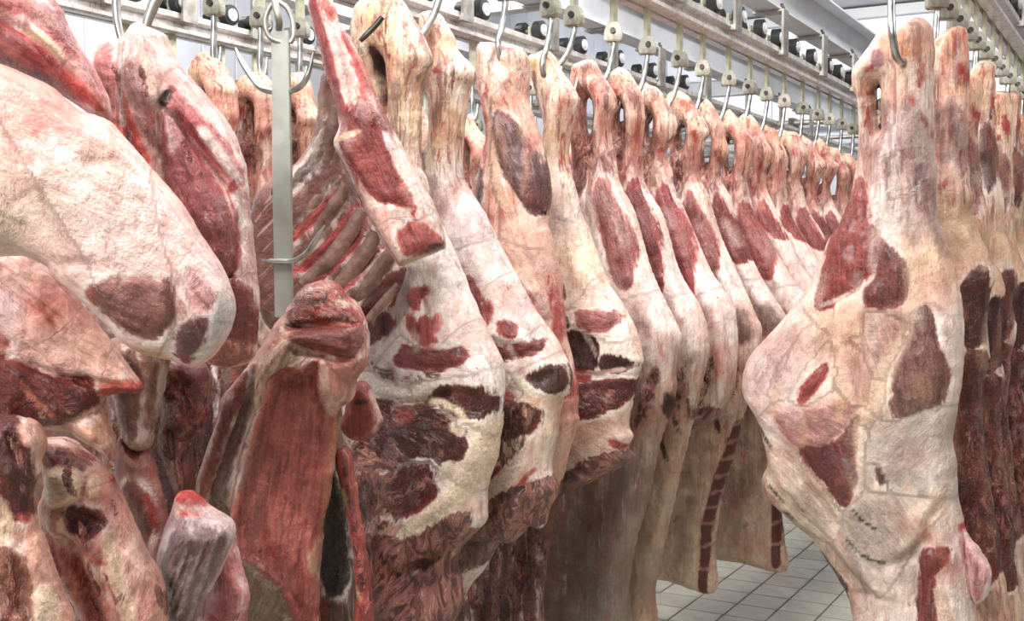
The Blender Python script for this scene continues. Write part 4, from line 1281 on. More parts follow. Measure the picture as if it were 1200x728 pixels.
# fourth quarter: cream with two black-red cut muscles
build_meat(
    'beef_quarter', row_plane(648, -1.65),
    G_([(398, 195), (424, 180), (450, 165), (472, 180), (492, 222), (545, 300), (552, 345), (530, 420), (518, 520), (540, 620), (562, 700)]) +
    H_([(600, 120), (650, 250), (700, 330), (740, 410), (763, 500), (757, 535), (741, 600)]) + I_([(737, 0), (722, 80), (736, 118), (722, 158), (743, 190), (640, 252), (520, 302), (488, 322)]) +
    [(640, 580), (622, 480), (618, 340), (622, 240), (634, 190), (640, 150), (634, 120)],
    'fourth beef quarter of the middle row, cream back with black-red muscle ends', 'beef', 'hanging beef sides',
    T=0.08, TB=0.06, rim=0.05, core=0.11, res=3.6, base=(238, 222, 204), edge=1.2,
    tints=[(640, 80, 26, (230, 200, 140)), (665, 115, 20, (238, 214, 186)), (655, 170, 26, (230, 196, 150)), (665, 260, 26, (206, 194, 186)), (690, 300, 30, (240, 220, 190)), (700, 540, 40, (226, 200, 176))],
    lean=[dict(poly=H_([(510, 266), (540, 262), (551, 300), (522, 306)]), col=(112, 50, 50)), dict(poly=H_([(586, 356), (640, 340), (690, 350), (712, 380), (680, 410), (622, 410), (588, 388)]), col=(156, 98, 96), ang=80, h=0.008),
          dict(poly=H_([(516, 440), (560, 410), (632, 430), (652, 470), (646, 530), (562, 522), (516, 490)]), col=(72, 32, 32), h=-0.010), dict(poly=H_([(662, 500), (700, 490), (752, 516), (740, 532), (692, 546), (666, 530)]), col=(72, 32, 30), h=-0.014),
          dict(poly=H_([(540, 540), (600, 534), (622, 560), (560, 582)]), col=(160, 52, 48), ang=80), dict(poly=H_([(560, 590), (650, 575), (742, 572), (735, 620), (700, 660), (600, 690), (540, 660)]), col=(98, 34, 30), ang=70),
          dict(line=G_([(440, 250), (420, 330)]), w=12, col=(150, 110, 90), bias=1)],
    marks=drips(random.Random(27), 626, 676, 66, 220, 20, 4, 36, [(240, 226, 206), (206, 150, 110), (196, 72, 58), (176, 130, 104), (226, 186, 130), (150, 100, 90)]) + drips(random.Random(28), 645, 745, 240, 400, 18, 4, 26, [(206, 160, 146), (248, 242, 234), (216, 180, 150)], 0.4) + [dict(line=H_([(500, 40), (560, 60)]), w=5, col=(196, 186, 180)), dict(line=H_([(545, 540), (640, 548), (750, 528)]), w=4, col=(236, 206, 196)), dict(line=I_([(525, 160), (600, 110), (690, 70)]), w=30, col=(228, 200, 178), bias=3),
           dict(line=I_([(690, 120), (720, 150)]), w=9, col=(206, 90, 90)), dict(line=H_([(510, 330), (520, 400)]), w=6, col=(76, 44, 42)), dict(line=H_([(520, 320), (560, 390), (540, 400)]), w=4, col=(84, 54, 50))],
    relief=[dict(line=H_([(520, 540), (640, 555), (755, 535)]), w=5, h=-0.018), dict(line=G_([(440, 230), (450, 330)]), w=6, h=-0.014), dict(line=I_([(743, 185), (600, 240), (490, 300)]), w=9, h=0.016)],
    rag=[dict(line=I_([(735, 185), (640, 230), (500, 300)]), w=44, a=0.85), dict(poly=H_([(545, 590), (742, 590), (690, 680), (545, 690)]), a=0.56), dict(line=I_([(700, 110), (725, 180)]), w=18, a=0.5)],
    sin0=0.18, sinew=[dict(poly=G_([(370, 140), (580, 140), (545, 620), (390, 640)]), a=0.85, soft=24)],
    regions=[('shank', G_([(370, 140), (580, 140), (545, 620), (390, 640)])), ('lean_muscle', H_([(516, 440), (560, 410), (632, 430), (652, 470), (646, 530), (562, 522), (516, 490)])),
             ('cut_face', I_([(400, -30), (800, -30), (745, 170), (480, 290)])), ('torn_edge', I_([(400, 260), (700, 200), (800, 160), (800, 400), (400, 400)]))])

# dark rib end of a side seen below the torn edges
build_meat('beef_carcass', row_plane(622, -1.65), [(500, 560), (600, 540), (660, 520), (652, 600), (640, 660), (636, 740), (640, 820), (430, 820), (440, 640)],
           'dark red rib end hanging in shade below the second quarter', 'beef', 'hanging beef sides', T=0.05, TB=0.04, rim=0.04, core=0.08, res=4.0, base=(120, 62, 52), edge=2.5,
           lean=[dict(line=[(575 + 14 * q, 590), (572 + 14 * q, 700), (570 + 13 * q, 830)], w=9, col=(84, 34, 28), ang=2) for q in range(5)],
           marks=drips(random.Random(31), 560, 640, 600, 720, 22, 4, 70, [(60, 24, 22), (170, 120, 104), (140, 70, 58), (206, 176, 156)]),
           relief=[dict(line=[(582 + 14 * q, 590), (579 + 14 * q, 700), (577 + 13 * q, 830)], w=4, h=-0.015) for q in range(5)],
           rag=[dict(poly=[(540, 560), (640, 560), (640, 820), (540, 820)], a=0.45)], regions=[('rib', [(600, 500), (625, 500), (620, 830), (596, 830)])])

# ------------------------------------------------------------------ the rest of the middle row
ORD = ['fifth', 'sixth', 'seventh', 'eighth', 'ninth', 'tenth', 'eleventh', 'twelfth', 'thirteenth', 'fourteenth', 'fifteenth', 'sixteenth', 'seventeenth']
MID = [  # column, hock height, width, lean colour, note
    (690, 2.335, 0.84, (150, 92, 88), 'grey flank hanging below the fourth quarter'),
    (728, 2.34, 0.88, (132, 60, 58), 'long dark red muscle stripe under its hock'),
    (762, 2.335, 0.96, (146, 62, 62), 'largest wine-red muscle oval of the row'),
    (800, 2.33, 0.96, (150, 90, 86), 'pale with a brown hollow at its flank'),
    (828, 2.33, 1.02, (138, 66, 62), 'rib ends along its lower edge'),
    (855, 2.32, 1.02, (150, 80, 76), 'dark red cut edge above the tiles'),
    (877, 2.33, 1.04, (158, 84, 80), 'blood-red patch on its hock'),
    (899, 2.32, 1.00, (150, 72, 70), 'narrow strip of pale back in view'),
    (920, 2.32, 1.00, (150, 80, 76), 'only hock and shank in view'),
    (940, 2.315, 1.00, (140, 70, 66), 'hock beside the large right side'),
    (958, 2.32, 1.0, (150, 80, 76), 'small hock far down the row'),
    (974, 2.315, 1.0, (150, 80, 76), 'smaller hock far down the row'),
    (990, 2.31, 1.0, (150, 80, 76), 'last hock before the large right side')]
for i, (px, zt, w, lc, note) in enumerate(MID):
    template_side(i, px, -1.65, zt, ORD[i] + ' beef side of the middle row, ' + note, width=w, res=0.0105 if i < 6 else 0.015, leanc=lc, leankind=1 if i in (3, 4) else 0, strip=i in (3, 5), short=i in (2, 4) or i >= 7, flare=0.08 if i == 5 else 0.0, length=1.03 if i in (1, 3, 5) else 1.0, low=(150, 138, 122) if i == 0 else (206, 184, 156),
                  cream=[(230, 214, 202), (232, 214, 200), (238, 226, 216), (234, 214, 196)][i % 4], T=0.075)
for i, (px, drop, fw, sx) in enumerate([(645, .15, .05, 0.0), (672, .16, .07, -.03), (718, .18, .07, -.01), (757, .19, .07, -.015), (795, .19, .07, -.03), (822, .2, .07, -.02), (852, .2, .07, -.03), (877, .2, .07, -.03), (897, .2, .07, -.02),
                                        (917, .2, .07, -.01), (938, .2, .07, 0), (957, .2, .07, -.02), (970, .2, .07, -.02), (984, .2, .07, 0), (998, .2, .07, 0)]):
    trolley(-1.65, s_on_rail(px, -1.65), 'trolley and hook on the middle rail, number %s from the near end' % ['one', 'two', 'three', 'four', 'five', 'six', 'seven', 'eight', 'nine', 'ten', 'eleven', 'twelve', 'thirteen', 'fourteen', 'fifteen'][i],
            (drop, fw, sx), rot=0.2 + 0.35 * ((i * 37) % 7 - 3) / 3)
trolley(-1.65, s_on_rail(592, -1.65), 'trolley and hook on the middle rail holding the broad flat hock', (0.14, 0.06, 0.015))
trolley(-1.65, s_on_rail(520, -1.65), 'trolley and hook on the middle rail holding the second quarter', (0.19, 0.07, -0.03))
trolley(-1.65, s_on_rail(442, -1.65), 'trolley on the middle rail above the marbled first quarter')
trolley(-0.61, s_on_rail(1040, -0.61), 'thick steel hook holding the large pale right-hand side', (0.19, 0.07, 0.02))
for i, px in enumerate((1078, 1093, 1105, 1117, 1129, 1139, 1149, 1159, 1168, 1177, 1186, 1194, 1202, 1210)):
    trolley(-0.61, s_on_rail(px, -0.61), 'greenish trolley strap in the packed right-hand rail, number %s from the near end' % ['one', 'two', 'three', 'four', 'five', 'six', 'seven', 'eight', 'nine', 'ten', 'eleven', 'twelve', 'thirteen', 'fourteen'][i],
            (0.16, 0.05, 0.0) if i % 2 else None, rot=0.5)

# ------------------------------------------------------------------ rear row, seen between the hocks
REAR = [(252, 2.31, 'yellowish hock of the rear row, dotted red, left of the steel bar'), (306, 2.29, 'brown-yellow hock of the rear row, just left of the steel bar'), (352, 2.29, 'yellowish hock of the rear row, right behind the steel bar'),
        (440, 2.3, 'rear-row hock in the gap below the nearest yellow hock'), (487, 2.29, 'rear-row hock between the two nearest yellow hocks'), (552, 2.27, 'reddish rear-row hock left of the broad flat hock'),
        (620, 2.27, 'reddish rear-row hock behind the third and fourth hooks'), (668, 2.27, 'rear-row hock seen left of the fifth hock'), (712, 2.27, 'rear-row hock seen left of the sixth hock'),
        (752, 2.27, 'rear-row hock seen left of the seventh hock'), (790, 2.27, 'rear-row hock seen left of the eighth hock')]
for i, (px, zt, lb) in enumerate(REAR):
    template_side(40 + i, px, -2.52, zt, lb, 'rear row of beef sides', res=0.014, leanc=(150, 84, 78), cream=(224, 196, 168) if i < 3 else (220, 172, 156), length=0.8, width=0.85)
    trolley(-2.52, s_on_rail(px + 2, -2.52), 'trolley hook on the rear rail, number %s from the left' % ['one', 'two', 'three', 'four', 'five', 'six', 'seven', 'eight', 'nine', 'ten', 'eleven'][i], (0.10, 0.004, 0.0))
for i, px in enumerate((150, 205, 262, 302, 352, 400, 440, 500, 560)):
    trolley(-3.50, s_on_rail(px, -3.50), 'idle trolley on the farthest left rail, %s from the left' % ['first', 'second', 'third', 'fourth', 'fifth', 'sixth', 'seventh', 'eighth', 'ninth'][i])
# ------------------------------------------------------------------ foreground cuts on the left


def fg_plane(px, py, depth, ang_deg):
    return Plane((*at_depth(px, py, depth)[:2], 0), math.radians(ang_deg))


# dark meat backing, added so the gap behind the cuts stays dark
build_meat('dark_meat_backing', fg_plane(200, 560, 2.66, 32), [(60, 390), (200, 380), (300, 400), (336, 470), (340, 600), (336, 830), (40, 830)], 'dark brown meat backing added to darken the gap behind the shoulder and neck', 'beef', 'foreground cuts', sin0=0.4,
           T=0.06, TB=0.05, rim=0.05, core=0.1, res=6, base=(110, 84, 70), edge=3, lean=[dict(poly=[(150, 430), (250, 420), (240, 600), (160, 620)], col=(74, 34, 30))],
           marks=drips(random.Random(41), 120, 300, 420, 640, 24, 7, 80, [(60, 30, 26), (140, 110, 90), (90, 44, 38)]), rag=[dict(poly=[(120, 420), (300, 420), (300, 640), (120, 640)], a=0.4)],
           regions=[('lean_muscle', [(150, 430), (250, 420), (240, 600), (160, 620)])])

# large fat-covered shoulder
build_meat(
    'beef_shoulder', fg_plane(130, 260, 1.72, 44),
    [(-60, 66), (0, 75), (40, 92), (64, 104), (92, 128), (128, 142), (150, 165), (186, 206), (215, 240), (236, 274), (256, 304), (270, 332), (277, 362), (268, 392), (256, 412), (238, 427), (224, 430), (206, 424), (171, 416), (143, 401), (118, 374), (93, 351), (71, 333), (59, 320), (54, 312), (29, 301), (0, 301), (-60, 303)],
    'large beef shoulder under smooth cream fat, filling the upper left', 'beef', 'foreground cuts', sin0=0.15,
    T=0.10, TB=0.06, rim=0.035, core=0.16, res=3.2, base=(244, 212, 202), edge=1.0, bumpy=0.004,
    tints=[(40, 130, 60, (238, 190, 174)), (70, 150, 34, (226, 146, 132)), (10, 240, 60, (240, 212, 190)), (20, 290, 50, (222, 200, 182)), (200, 300, 60, (240, 204, 192)), (170, 360, 40, (190, 168, 160)), (250, 360, 26, (240, 232, 228)), (130, 210, 50, (236, 206, 190))],
    lean=[dict(poly=B_([(400, 236), (460, 226), (530, 242), (572, 270), (586, 330), (562, 380), (520, 422), (470, 420), (402, 392), (358, 332), (330, 290), (370, 250)]), col=(120, 74, 70), h=0.006, ang=60),
          dict(poly=B_([(582, 420), (620, 382), (672, 370), (668, 440), (622, 502), (590, 470)]), col=(98, 62, 68), ang=30), dict(poly=B_([(632, 204), (700, 272), (694, 340), (644, 332), (616, 256)]), col=(184, 136, 136), ang=40),
          dict(poly=B_([(305, 290), (330, 275), (350, 310), (330, 320)]), col=(140, 70, 64)), dict(line=B_([(590, 260), (600, 360)]), w=14, col=(190, 160, 158), bias=1)],
    marks=drips(random.Random(51), 0, 230, 120, 340, 26, 7, 34, [(246, 228, 212), (212, 150, 136), (206, 180, 150), (226, 170, 152)], 0.9, (0.3, 0.6)) + [dict(poly=B_([(722, 300), (760, 320), (778, 352), (742, 410), (690, 470), (640, 505), (625, 490), (680, 440), (690, 390), (700, 340)]), col=(240, 234, 230)), dict(poly=B_([(430, 462), (540, 480), (545, 500), (432, 492)]), col=(232, 204, 150)),
           dict(line=A_([(60, 270), (180, 330), (260, 420)]), w=30, col=(222, 140, 126), op=0.5), dict(line=A_([(110, 420), (170, 400), (250, 440)]), w=22, col=(216, 120, 110), op=0.45), dict(line=A_([(140, 440), (150, 470)]), w=10, col=(210, 126, 116), bias=2), dict(line=B_([(600, 500), (640, 490)]), w=6, col=(170, 40, 50)),
           dict(line=B_([(20, 30), (120, 70)]), w=10, col=(200, 186, 160), bias=2)],
    relief=[dict(line=A_([(300, 540), (380, 560)]), w=8, h=-0.006), dict(line=A_([(60, 690), (150, 640), (260, 660)]), w=4, h=-0.003), dict(line=B_([(180, 205), (300, 190), (380, 210)]), w=7, h=-0.010), dict(line=B_([(570, 250), (585, 380), (560, 470)]), w=6, h=-0.010),
            dict(line=A_([(0, 560), (200, 600), (420, 720)]), w=20, h=0.005)],
    regions=[('lean_muscle', B_([(400, 236), (460, 226), (530, 242), (572, 270), (586, 330), (562, 380), (520, 422), (470, 420), (402, 392), (358, 332), (330, 290), (370, 250)])), ('fat_rim', B_([(722, 300), (760, 320), (800, 352), (760, 410), (690, 500), (640, 530), (625, 490), (680, 440), (690, 390), (700, 340)]))],
    fib_ang=math.radians(35))

# lean cut at the very top left
build_meat(
    'beef_cut', fg_plane(50, 60, 1.78, 46),
    [(-60, -60), (40, -30), (62, -4), (74, 14), (78, 24), (93, 52), (110, 78), (119, 95), (129, 118), (128, 140), (111, 138), (89, 123), (46, 98), (0, 80), (-60, 66)],
    'pinkish-red lean cut with white sinew strips, top left corner of the photo', 'beef', 'foreground cuts', sin0=0.4,
    T=0.09, TB=0.05, rim=0.05, core=0.09, res=3.2, base=(206, 146, 140), edge=1.5, fib_ang=math.radians(40),
    lean=[dict(poly=A_([(-60, 80), (60, 130), (160, 200), (240, 300), (238, 330), (120, 260), (-60, 190)]), col=(158, 66, 68), ang=52, h=0.008), dict(poly=A_([(-60, -60), (60, 20), (180, 60), (230, 130), (330, 270), (345, 350), (300, 300), (220, 200), (100, 90), (-60, 40)]), col=(176, 100, 100), ang=45, h=0.006),
          dict(poly=A_([(200, 250), (280, 300), (300, 350), (250, 335)]), col=(180, 90, 86))],
    marks=drips(random.Random(53), 0, 100, 0, 100, 16, 5, 30, [(226, 196, 186), (140, 60, 62), (206, 140, 132), (236, 210, 200)], 0.9) + [dict(line=A_([(110, 130), (160, 160), (215, 210)]), w=13, col=(232, 204, 170)), dict(line=A_([(20, 70), (60, 90)]), w=7, col=(216, 168, 150)), dict(line=A_([(215, 260), (260, 310), (340, 370)]), w=14, col=(196, 66, 52)), dict(line=A_([(185, 20), (198, 40)]), w=10, col=(190, 70, 70)), dict(line=A_([(300, 320), (350, 375)]), w=8, col=(214, 110, 90))],
    relief=[dict(line=A_([(-40, 60), (120, 150), (260, 290)]), w=7, h=-0.014), dict(line=A_([(100, 60), (220, 180), (300, 300)]), w=7, h=-0.012), dict(line=A_([(130, 140), (210, 210)]), w=6, h=0.012)],
    regions=[('lean_muscle', A_([(-60, 80), (60, 130), (160, 200), (240, 300), (238, 330), (120, 260), (-60, 190)]))])

# foreleg with long muscles behind the shoulder
build_meat(
    'beef_foreleg', fg_plane(210, 220, 2.08, 34),
    A_([(308, 190), (330, 152), (400, 132), (438, 86), (470, 74), (502, 94), (545, 118), (572, 180), (602, 228), (700, 338), (760, 420), (800, 520), (816, 600)]) + B_([(826, 60), (842, 190), (852, 300), (848, 420), (836, 500), (780, 530), (700, 525)]) + [(200, 400), (150, 260), (112, 120)],
    'foreleg of beef with long pink muscles and white sinews, hooked behind the shoulder', 'beef', 'foreground cuts', sin0=0.4,
    T=0.09, TB=0.06, rim=0.045, core=0.10, bumpy=0.009, res=3.4, base=(222, 186, 174), edge=1.6, fib_ang=math.radians(20),
    tints=[(165, 35, 25, (236, 214, 206)), (140, 60, 26, (226, 180, 170)), (195, 60, 26, (226, 196, 186)), (190, 130, 20, (206, 176, 160))],
    lean=[dict(poly=A_([(432, 180), (500, 240), (530, 320), (542, 420), (545, 500), (520, 470), (470, 350), (440, 270)]), col=(164, 124, 122), ang=15, h=0.008), dict(poly=A_([(340, 190), (400, 180), (420, 300), (420, 420), (380, 350)]), col=(190, 122, 120), ang=0),
          dict(poly=A_([(562, 395), (622, 430), (700, 560), (770, 660), (784, 728)]) + B_([(792, 60), (796, 190), (762, 236), (700, 190), (660, 110), (600, 20)]) + A_([(585, 640), (556, 500)]), col=(148, 76, 78), h=0.022, soft=16, ang=25),
          dict(poly=A_([(592, 322), (640, 360), (700, 420), (770, 510), (802, 590), (790, 612), (740, 570), (660, 470), (600, 392)]), col=(168, 88, 90), h=0.012, ang=38), dict(poly=A_([(425, 290), (470, 420), (502, 500), (522, 565), (490, 560), (450, 520), (430, 440)]), col=(176, 66, 56), ang=15),
          dict(poly=B_([(772, 240), (832, 300), (852, 420), (800, 470), (760, 430), (742, 330)]), col=(130, 56, 54), ang=5), dict(poly=B_([(690, 430), (800, 440), (830, 500), (720, 520)]), col=(170, 110, 96))],
    marks=drips(random.Random(52), 120, 260, 50, 220, 26, 5, 40, [(240, 220, 214), (186, 110, 108), (206, 160, 150), (196, 80, 70)], 0.3) + [dict(line=A_([(455, 140), (432, 300), (440, 420)]), w=9, col=(232, 214, 208)), dict(line=A_([(480, 150), (530, 270), (550, 380)]), w=7, col=(222, 196, 180)), dict(line=A_([(690, 440), (740, 510), (795, 600)]), w=14, col=(230, 206, 200)), dict(line=A_([(790, 600), (770, 640)]), w=8, col=(190, 70, 66)),
           dict(poly=A_([(552, 350), (575, 318), (598, 320), (590, 365), (560, 372)]), col=(60, 28, 26)), dict(line=A_([(560, 400), (555, 560), (590, 660)]), w=7, col=(216, 180, 164)), dict(line=A_([(450, 520), (480, 525)]), w=8, col=(230, 196, 176)), dict(line=A_([(505, 560), (540, 590)]), w=12, col=(220, 176, 150))],  # near-black patch paints the dark inside a hole
    relief=[dict(line=A_([(556, 380), (552, 520), (600, 690)]), w=6, h=-0.022), dict(line=A_([(600, 395), (700, 520), (790, 640)]), w=6, h=-0.018), dict(line=A_([(430, 180), (425, 300), (450, 500)]), w=6, h=-0.014), dict(line=A_([(560, 180), (600, 290)]), w=8, h=0.014), dict(line=B_([(800, 60), (790, 200), (770, 240)]), w=5, h=-0.02)],
    rag=[dict(line=d['line'], w=d['w'] * 1.4, a=0.6, soft=4) for d in drips(random.Random(64), 130, 250, 60, 200, 9, 5, 40, [(0, 0, 0)], 0.3)] + [dict(line=A_([(540, 150), (575, 230), (560, 300)]), w=12, a=0.4), dict(line=B_([(840, 260), (845, 420)]), w=14, a=0.55)],
    regions=[('lean_muscle', A_([(562, 395), (622, 430), (700, 560), (770, 660), (784, 728)]) + B_([(792, 60), (796, 190), (762, 236), (700, 190), (660, 110), (600, 20)]) + A_([(585, 640), (556, 500)])),
             ('lean_muscle', A_([(592, 322), (640, 360), (700, 420), (770, 510), (802, 590), (790, 612), (740, 570), (660, 470), (600, 392)])), ('leg_end', A_([(280, 40), (620, 40), (600, 200), (300, 200)]))])

# brisket behind, under the shoulder
build_meat(
    'beef_brisket', fg_plane(70, 400, 1.95, 44),
    [(-60, 286), (20, 290), (54, 312), (80, 338), (112, 376), (134, 404), (152, 430), (168, 450), (166, 458), (150, 462), (132, 462), (124, 472), (137, 516), (133, 540), (120, 532), (104, 522), (64, 505), (0, 560), (-60, 560)],
    'pink fatty brisket with dark lean edge, tucked under the large shoulder', 'beef', 'foreground cuts', sin0=0.4,
    T=0.07, TB=0.05, rim=0.04, core=0.09, bumpy=0.011, res=2.5, base=(234, 188, 170), edge=2.6, fib_ang=math.radians(50),
    tints=[(20, 360, 26, (226, 214, 214)), (60, 360, 30, (222, 140, 120)), (100, 400, 30, (240, 196, 172)), (115, 505, 30, (236, 196, 162))],
    lean=[dict(poly=B_([(-60, 470), (60, 500), (130, 530), (200, 558), (300, 560), (325, 612), (320, 664), (200, 700), (100, 728), (-60, 800)]), col=(112, 36, 30), ang=60, h=0.01), dict(poly=B_([(328, 606), (400, 575), (470, 588), (470, 610), (400, 622)]), col=(182, 84, 70), ang=80), dict(poly=B_([(0, 400), (60, 440), (0, 480)]), col=(140, 80, 72))],
    marks=[dict(line=B_([(100, 560), (120, 600), (200, 680)]), w=7, col=(206, 120, 96)), dict(line=B_([(240, 545), (300, 530)]), w=5, col=(226, 210, 200)), dict(line=B_([(160, 330), (200, 410)]), w=8, col=(200, 110, 86), bias=1), dict(line=B_([(250, 690), (360, 640)]), w=6, col=(226, 196, 170))],
    relief=[dict(line=B_([(60, 490), (200, 550), (320, 570), (460, 590)]), w=6, h=-0.014), dict(line=B_([(20, 330), (140, 430), (260, 530)]), w=9, h=0.012)],
    rag=[dict(poly=B_([(60, 520), (320, 570), (320, 660), (100, 720)]), a=0.4)],
    regions=[('lean_edge', B_([(-60, 470), (60, 500), (130, 530), (200, 558), (300, 560), (325, 612), (320, 664), (200, 700), (100, 728), (-60, 800)]))])

# breast piece with the knuckle bone, bottom left
build_meat(
    'beef_breast', fg_plane(120, 620, 1.87, 40),
    C_([(140, 130), (190, 118), (232, 126), (292, 166), (372, 242), (422, 352), (482, 480), (542, 602), (558, 728)]) + [(204, 810), (70, 810)] + C_([(250, 700), (200, 600), (160, 480), (126, 370), (148, 285), (138, 200)]),
    'pink beef breast with pale knuckle bone and cream fat border, bottom left', 'beef', 'foreground cuts', sin0=0.4,
    T=0.07, TB=0.06, rim=0.035, core=0.09, bumpy=0.011, res=2.5, base=(238, 186, 166), edge=2.4, fib_ang=math.radians(-25),
    tints=[(130, 600, 26, (232, 160, 146)), (160, 660, 24, (244, 204, 184)), (90, 690, 30, (216, 126, 112)), (110, 620, 20, (220, 134, 122))],
    lean=[dict(poly=C_([(250, 340), (300, 325), (362, 362), (352, 402), (300, 416), (256, 396)]), col=(92, 34, 32), h=-0.012), dict(poly=C_([(150, 360), (210, 420), (260, 520), (300, 640), (260, 728), (200, 620), (170, 500)]), col=(206, 128, 116), bias=1, ang=-20, h=-0.006), dict(poly=C_([(262, 480), (330, 560), (370, 660), (360, 740), (320, 700), (280, 580)]), col=(176, 96, 88), h=-0.010),
          dict(poly=C_([(140, 150), (200, 140), (280, 170), (300, 200), (200, 200), (150, 190)]), col=(142, 78, 74), ang=80)],
    marks=drips(random.Random(57), 60, 190, 520, 720, 24, 5, 34, [(240, 214, 190), (196, 90, 76), (216, 150, 130), (150, 70, 62)], 0.3) + [dict(poly=C_([(150, 240), (200, 195), (262, 200), (296, 240), (290, 290), (240, 320), (190, 330), (152, 290)]), col=(250, 226, 198), h=0.03, soft=8), dict(poly=C_([(185, 345), (236, 350), (242, 400), (212, 418), (180, 395)]), col=(240, 190, 164), h=0.018, soft=6), dict(poly=C_([(310, 235), (345, 232), (352, 275), (325, 300), (305, 270)]), col=(244, 208, 180), h=0.016, soft=5),
           dict(line=C_([(380, 420), (400, 540), (440, 640), (450, 728)]), w=18, col=(250, 222, 196), taper=0.2), dict(line=C_([(300, 470), (370, 510)]), w=6, col=(220, 120, 96)), dict(line=C_([(375, 245), (390, 270)]), w=8, col=(204, 70, 56)), dict(line=C_([(240, 690), (300, 720)]), w=14, col=(196, 64, 50))],
    relief=[dict(line=C_([(480, 480), (540, 660)]), w=8, h=0.016), dict(line=C_([(330, 430), (370, 560), (400, 700)]), w=6, h=-0.014), dict(line=C_([(250, 420), (310, 600)]), w=10, h=-0.020)],
    rag=[dict(line=d['line'], w=d['w'] * 1.6, a=0.64, soft=4) for d in drips(random.Random(62), 60, 190, 530, 690, 12, 5, 64, [(0, 0, 0)], 0.35)] + [dict(line=C_([(380, 300), (410, 400)]), w=16, a=0.5), dict(line=C_([(390, 560), (450, 700)]), w=26, a=0.42)],
    regions=[('bone_end', C_([(150, 240), (200, 195), (262, 200), (296, 240), (290, 290), (240, 320), (190, 330), (152, 290)]), 'pale rounded knuckle bone'), ('fat_border', C_([(385, 330), (430, 340), (560, 600), (570, 800), (420, 800), (370, 500)]))])

# torn cut in the bottom left corner
build_meat(
    'beef_offcut', fg_plane(30, 620, 1.70, 42),
    [(-60, 470), (0, 484), (34, 490), (54, 512), (50, 545), (42, 566), (42, 604), (58, 645), (74, 690), (88, 728), (90, 810), (-60, 810)],
    'dark red offcut with cream fat strip, bottom left corner of the photo', 'beef', 'foreground cuts', sin0=0.4, T=0.06, TB=0.05, rim=0.035, core=0.08, bumpy=0.012, res=2.5, base=(206, 158, 134), edge=3.0,
    lean=[dict(poly=C_([(-60, 20), (60, 60), (110, 180), (120, 350), (60, 370), (40, 300), (-60, 250)]), col=(96, 40, 36), ang=0), dict(poly=C_([(10, 470), (80, 480), (120, 600), (130, 700), (40, 740), (20, 600)]), col=(132, 84, 64), ang=0), dict(poly=C_([(-60, 440), (0, 440), (10, 600), (-60, 620)]), col=(40, 20, 20))],
    marks=[dict(line=C_([(-20, 310), (20, 370), (30, 430)]), w=24, col=(240, 214, 182)), dict(line=C_([(110, 410), (150, 560), (190, 690)]), w=14, col=(242, 190, 168)), dict(poly=C_([(130, 600), (180, 600), (215, 720), (150, 700)]), col=(232, 208, 182)), dict(line=C_([(90, 80), (130, 120)]), w=16, col=(222, 180, 160)), dict(poly=C_([(-30, 660), (20, 650), (45, 740), (-30, 780)]), col=(206, 204, 206)), dict(line=C_([(75, 360), (110, 385)]), w=8, col=(198, 90, 76))],
    rag=[dict(line=d['line'], w=d['w'] * 1.6, a=0.66, soft=4) for d in drips(random.Random(63), 0, 80, 490, 690, 11, 5, 64, [(0, 0, 0)], 0.3)] + [dict(poly=C_([(20, 640), (200, 720), (240, 800), (20, 800)]), a=0.55), dict(line=C_([(60, 80), (120, 260)]), w=14, a=0.5)], regions=[('fat_strip', C_([(100, 400), (140, 390), (240, 740), (160, 740)]))])

# shank ends hanging between brisket and neck
build_meat('beef_shank', fg_plane(160, 490, 2.1, 34), [(128, 400), (196, 400), (190, 470), (182, 505), (177, 524), (166, 530), (152, 526), (143, 508), (133, 470)],
           'grey-brown shank end in the dark gap right of the brisket', 'beef', 'foreground cuts', sin0=0.4, T=0.045, TB=0.04, rim=0.04, core=0.06, res=3.2, base=(172, 132, 114), fib_ang=0.1,
           lean=[dict(poly=[(140, 420), (170, 420), (165, 500), (150, 500)], col=(112, 78, 70), bias=1), dict(line=[(186, 430), (178, 500)], w=8, col=(130, 90, 80))], marks=[dict(line=[(155, 522), (175, 520)], w=7, col=(212, 180, 150))], regions=[('bone_end', [(140, 510), (190, 505), (190, 540), (140, 540)])])
build_meat('beef_shank', fg_plane(165, 590, 2.12, 34), [(140, 512), (160, 524), (176, 524), (186, 556), (196, 600), (200, 640), (190, 700), (172, 690), (165, 640), (148, 594), (136, 552)],
           'reddish shank strip hanging right of the pale knuckle bone', 'beef', 'foreground cuts', sin0=0.4, T=0.045, TB=0.04, rim=0.04, core=0.06, res=3.2, base=(158, 108, 100), fib_ang=-0.15,
           lean=[dict(poly=C_([(430, 280), (480, 270), (510, 420), (480, 480), (440, 380)]), col=(116, 66, 62), ang=-10)], marks=[dict(line=C_([(500, 300), (530, 400)]), w=10, col=(170, 62, 46)), dict(line=C_([(470, 200), (560, 330), (600, 470)]), w=5, col=(200, 150, 130))], regions=[('tendon', C_([(380, 230), (420, 240), (500, 480), (470, 500)]))])
